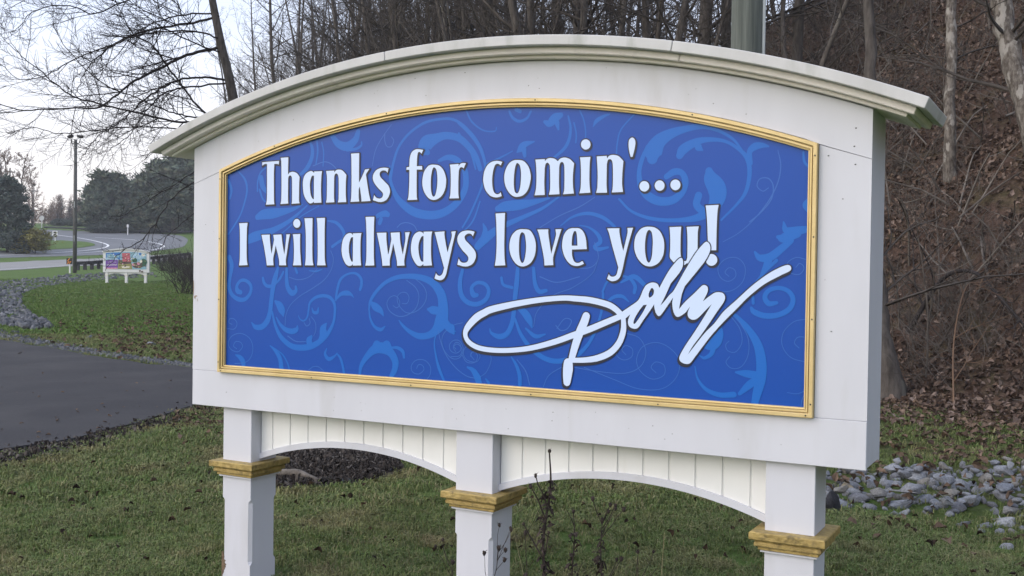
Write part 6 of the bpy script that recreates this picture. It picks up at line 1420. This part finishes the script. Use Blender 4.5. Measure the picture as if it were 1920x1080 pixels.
# ---- dead stalks in front of the sign
def stalk(label, u0, vtop, dist, seed, nb, pods, leaves, lean=0.0, wid=.006):
    rnd = random.Random(seed); top_ = at(u0, vtop, dist); g = onto(top_[0] - lean, dist + rnd.uniform(-.02, .02)); e = empty('dead_stalk', g); tag(e, label, 'plant')
    H = top_[2] - g.z; Q = spline([(0, 0, -.03), (lean * .25 + rnd.gauss(0, .008), 0, H * .3), (lean * .6 + rnd.gauss(0, .01), rnd.gauss(0, .01), H * .62), (lean * .9 + rnd.gauss(0, .006), 0, H * .85), (lean, 0, H)], 5)
    R = np.linspace(wid, wid * .35, len(Q)); mb = MB(); mb.tube(Q, R, 6); mb.build('stem', M['stalk'], e)
    tips = [Q[-1]] if pods else []
    for k in range(nb):
        i = int(len(Q) * rnd.uniform(.42, .95)); i = min(i, len(Q) - 2); a = rnd.uniform(0, 2 * PI); br = []
        q, s = grow(br, Q[i], (math.cos(a) * .6, math.sin(a) * .3, 1), rnd.uniform(.05, .16), wid * .4, wid * .25, 4, rnd, .12, .03)
        tubes('side_stem', br, M['stalk'], e, n=5); tips.append(q[-1])
    for k in range(pods):
        t = tips[k % len(tips)] + np.array([0, 0, -.004]); s = rnd.uniform(.005, .0078); pd = MB(); n = 7
        prof = [(.2, -.9), (.75, -.4), (1, .4), (.9, 1.2), (.45, 1.7), (.1, 1.8)]
        V = [(t[0] + s * p * math.cos(j * 2 * PI / n) * rnd.uniform(.75, 1.25), t[1] + s * p * math.sin(j * 2 * PI / n), t[2] + s * z * rnd.uniform(.8, 1.2)) for p, z in prof for j in range(n)]
        F = [(m_ * n + j, m_ * n + (j + 1) % n, m_ * n + n + (j + 1) % n, m_ * n + n + j) for m_ in range(5) for j in range(n)]
        pd.add(V, F)
        for j in range(11):
            a = rnd.uniform(0, 2 * PI); q = t + np.array([0, 0, s * rnd.uniform(0, 1.3)]); r_ = s * rnd.uniform(1.2, 2.3)
            e1 = q + [math.cos(a) * r_, math.sin(a) * r_, s * rnd.uniform(.2, 1.8)]; pd.add([q + [0, 0, -s * .25], q + [0, 0, s * .25], e1], [(0, 1, 2)])
        pd.build('seed_head', M['stalk'], e)
    for k in range(leaves):
        i = int(len(Q) * rnd.random() ** 1.2 * (.60 if leaves > 150 else .74)); p = Q[i] + (Q[min(i + 1, len(Q) - 1)] - Q[i]) * rnd.random(); a = rnd.uniform(0, 2 * PI); l, w = rnd.uniform(.014, .042) * (1.35 if leaves > 150 else 1), rnd.uniform(.005, .013) * (1.35 if leaves > 150 else 1); mb = MB(); V = []
        z1, z2 = rnd.uniform(-.3, 1.1), rnd.uniform(.3, 1.8); tw = rnd.uniform(-2.5, 2.5)
        for m_ in range(6):
            t = m_ / 5; ww = w * math.sin(PI * min(.96, t + .06)) * rnd.uniform(.5, 1.25); r_ = .003 + l * t
            c = np.array([math.cos(a + tw * .4 * t) * r_, math.sin(a + tw * .4 * t) * r_, l * (z1 * t - z2 * t * t) + rnd.gauss(0, .0025)]) + p
            n_ = np.array([-math.sin(a) * math.cos(tw * t), math.cos(a) * math.cos(tw * t), math.sin(tw * t)]) * ww
            V += [c - n_, c + [0, 0, rnd.uniform(-.006, .006)], c + n_]
        F = [(m_ * 3 + j, m_ * 3 + j + 1, m_ * 3 + 4 + j, m_ * 3 + 3 + j) for m_ in range(5) for j in range(2)]
        mb.add(V, F).build('leaf', M['stalk'], e)
    return e
stalk('tall dead black stalk with seed heads before the second skirt arch', 1030, 845, 3.95, 1, 4, 5, 130, .01, .0085)
stalk('short dead stalk with curled leaves just right of the tallest stalk', 1076, 962, 4.0, 2, 2, 1, 75, .0, .005)
stalk('branching dead stalk halfway between centre post and right post', 1130, 975, 4.05, 3, 9, 9, 70, .0, .005)
stalk('thin dead stalk rightmost of the weeds before the sign', 1196, 1035, 4.05, 4, 3, 2, 8, .0, .003)
stalk('dead seed stalk leaning across the foot of the centre post', 935, 1030, 3.9, 5, 6, 8, 16, .06, .003)
stalk('low dead sprig at the left foot of the centre post', 848, 1058, 3.9, 6, 3, 3, 6, -.02, .003)
stalk('small dead weed between the centre post and tallest stalk', 985, 1000, 4.2, 7, 3, 2, 10, .0, .003)
# pale dry grass stems
for k, (u0, vt, ds, ln) in enumerate(((1247, 1000, 4.3, .02), (965, 1005, 4.6, -.07))):
    tp = at(u0, vt, ds); g = onto(tp[0] - ln, ds); H = tp[2] - g.z
    o = MB().tube(spline([(0, 0, 0), (ln * .3, 0, H * .5), (ln, 0, H)], 5), np.linspace(.002, .0008, 11), 4).build('straw_stem', M['straw']); o.location = g
    tag(o, 'thin pale dry grass stem standing in the lawn before the sign', 'grass stem', 'dry grass stems')

# ---- air
hz = MB().box(-430, 430, -70, 710, -1.4, 52).build('haze', [])
tag(hz, kind='stuff')
hm = bpy.data.materials.new('haze'); hm.use_nodes = True
hm.node_tree.nodes.remove(hm.node_tree.nodes['Principled BSDF'])
pv = hm.node_tree.nodes.new('ShaderNodeVolumePrincipled')
pv.inputs['Color'].default_value = (.90, .93, 1.0, 1); pv.inputs['Density'].default_value = .00052
hm.node_tree.links.new(pv.outputs[0], hm.node_tree.nodes['Material Output'].inputs['Volume'])
hz.data.materials.append(hm)
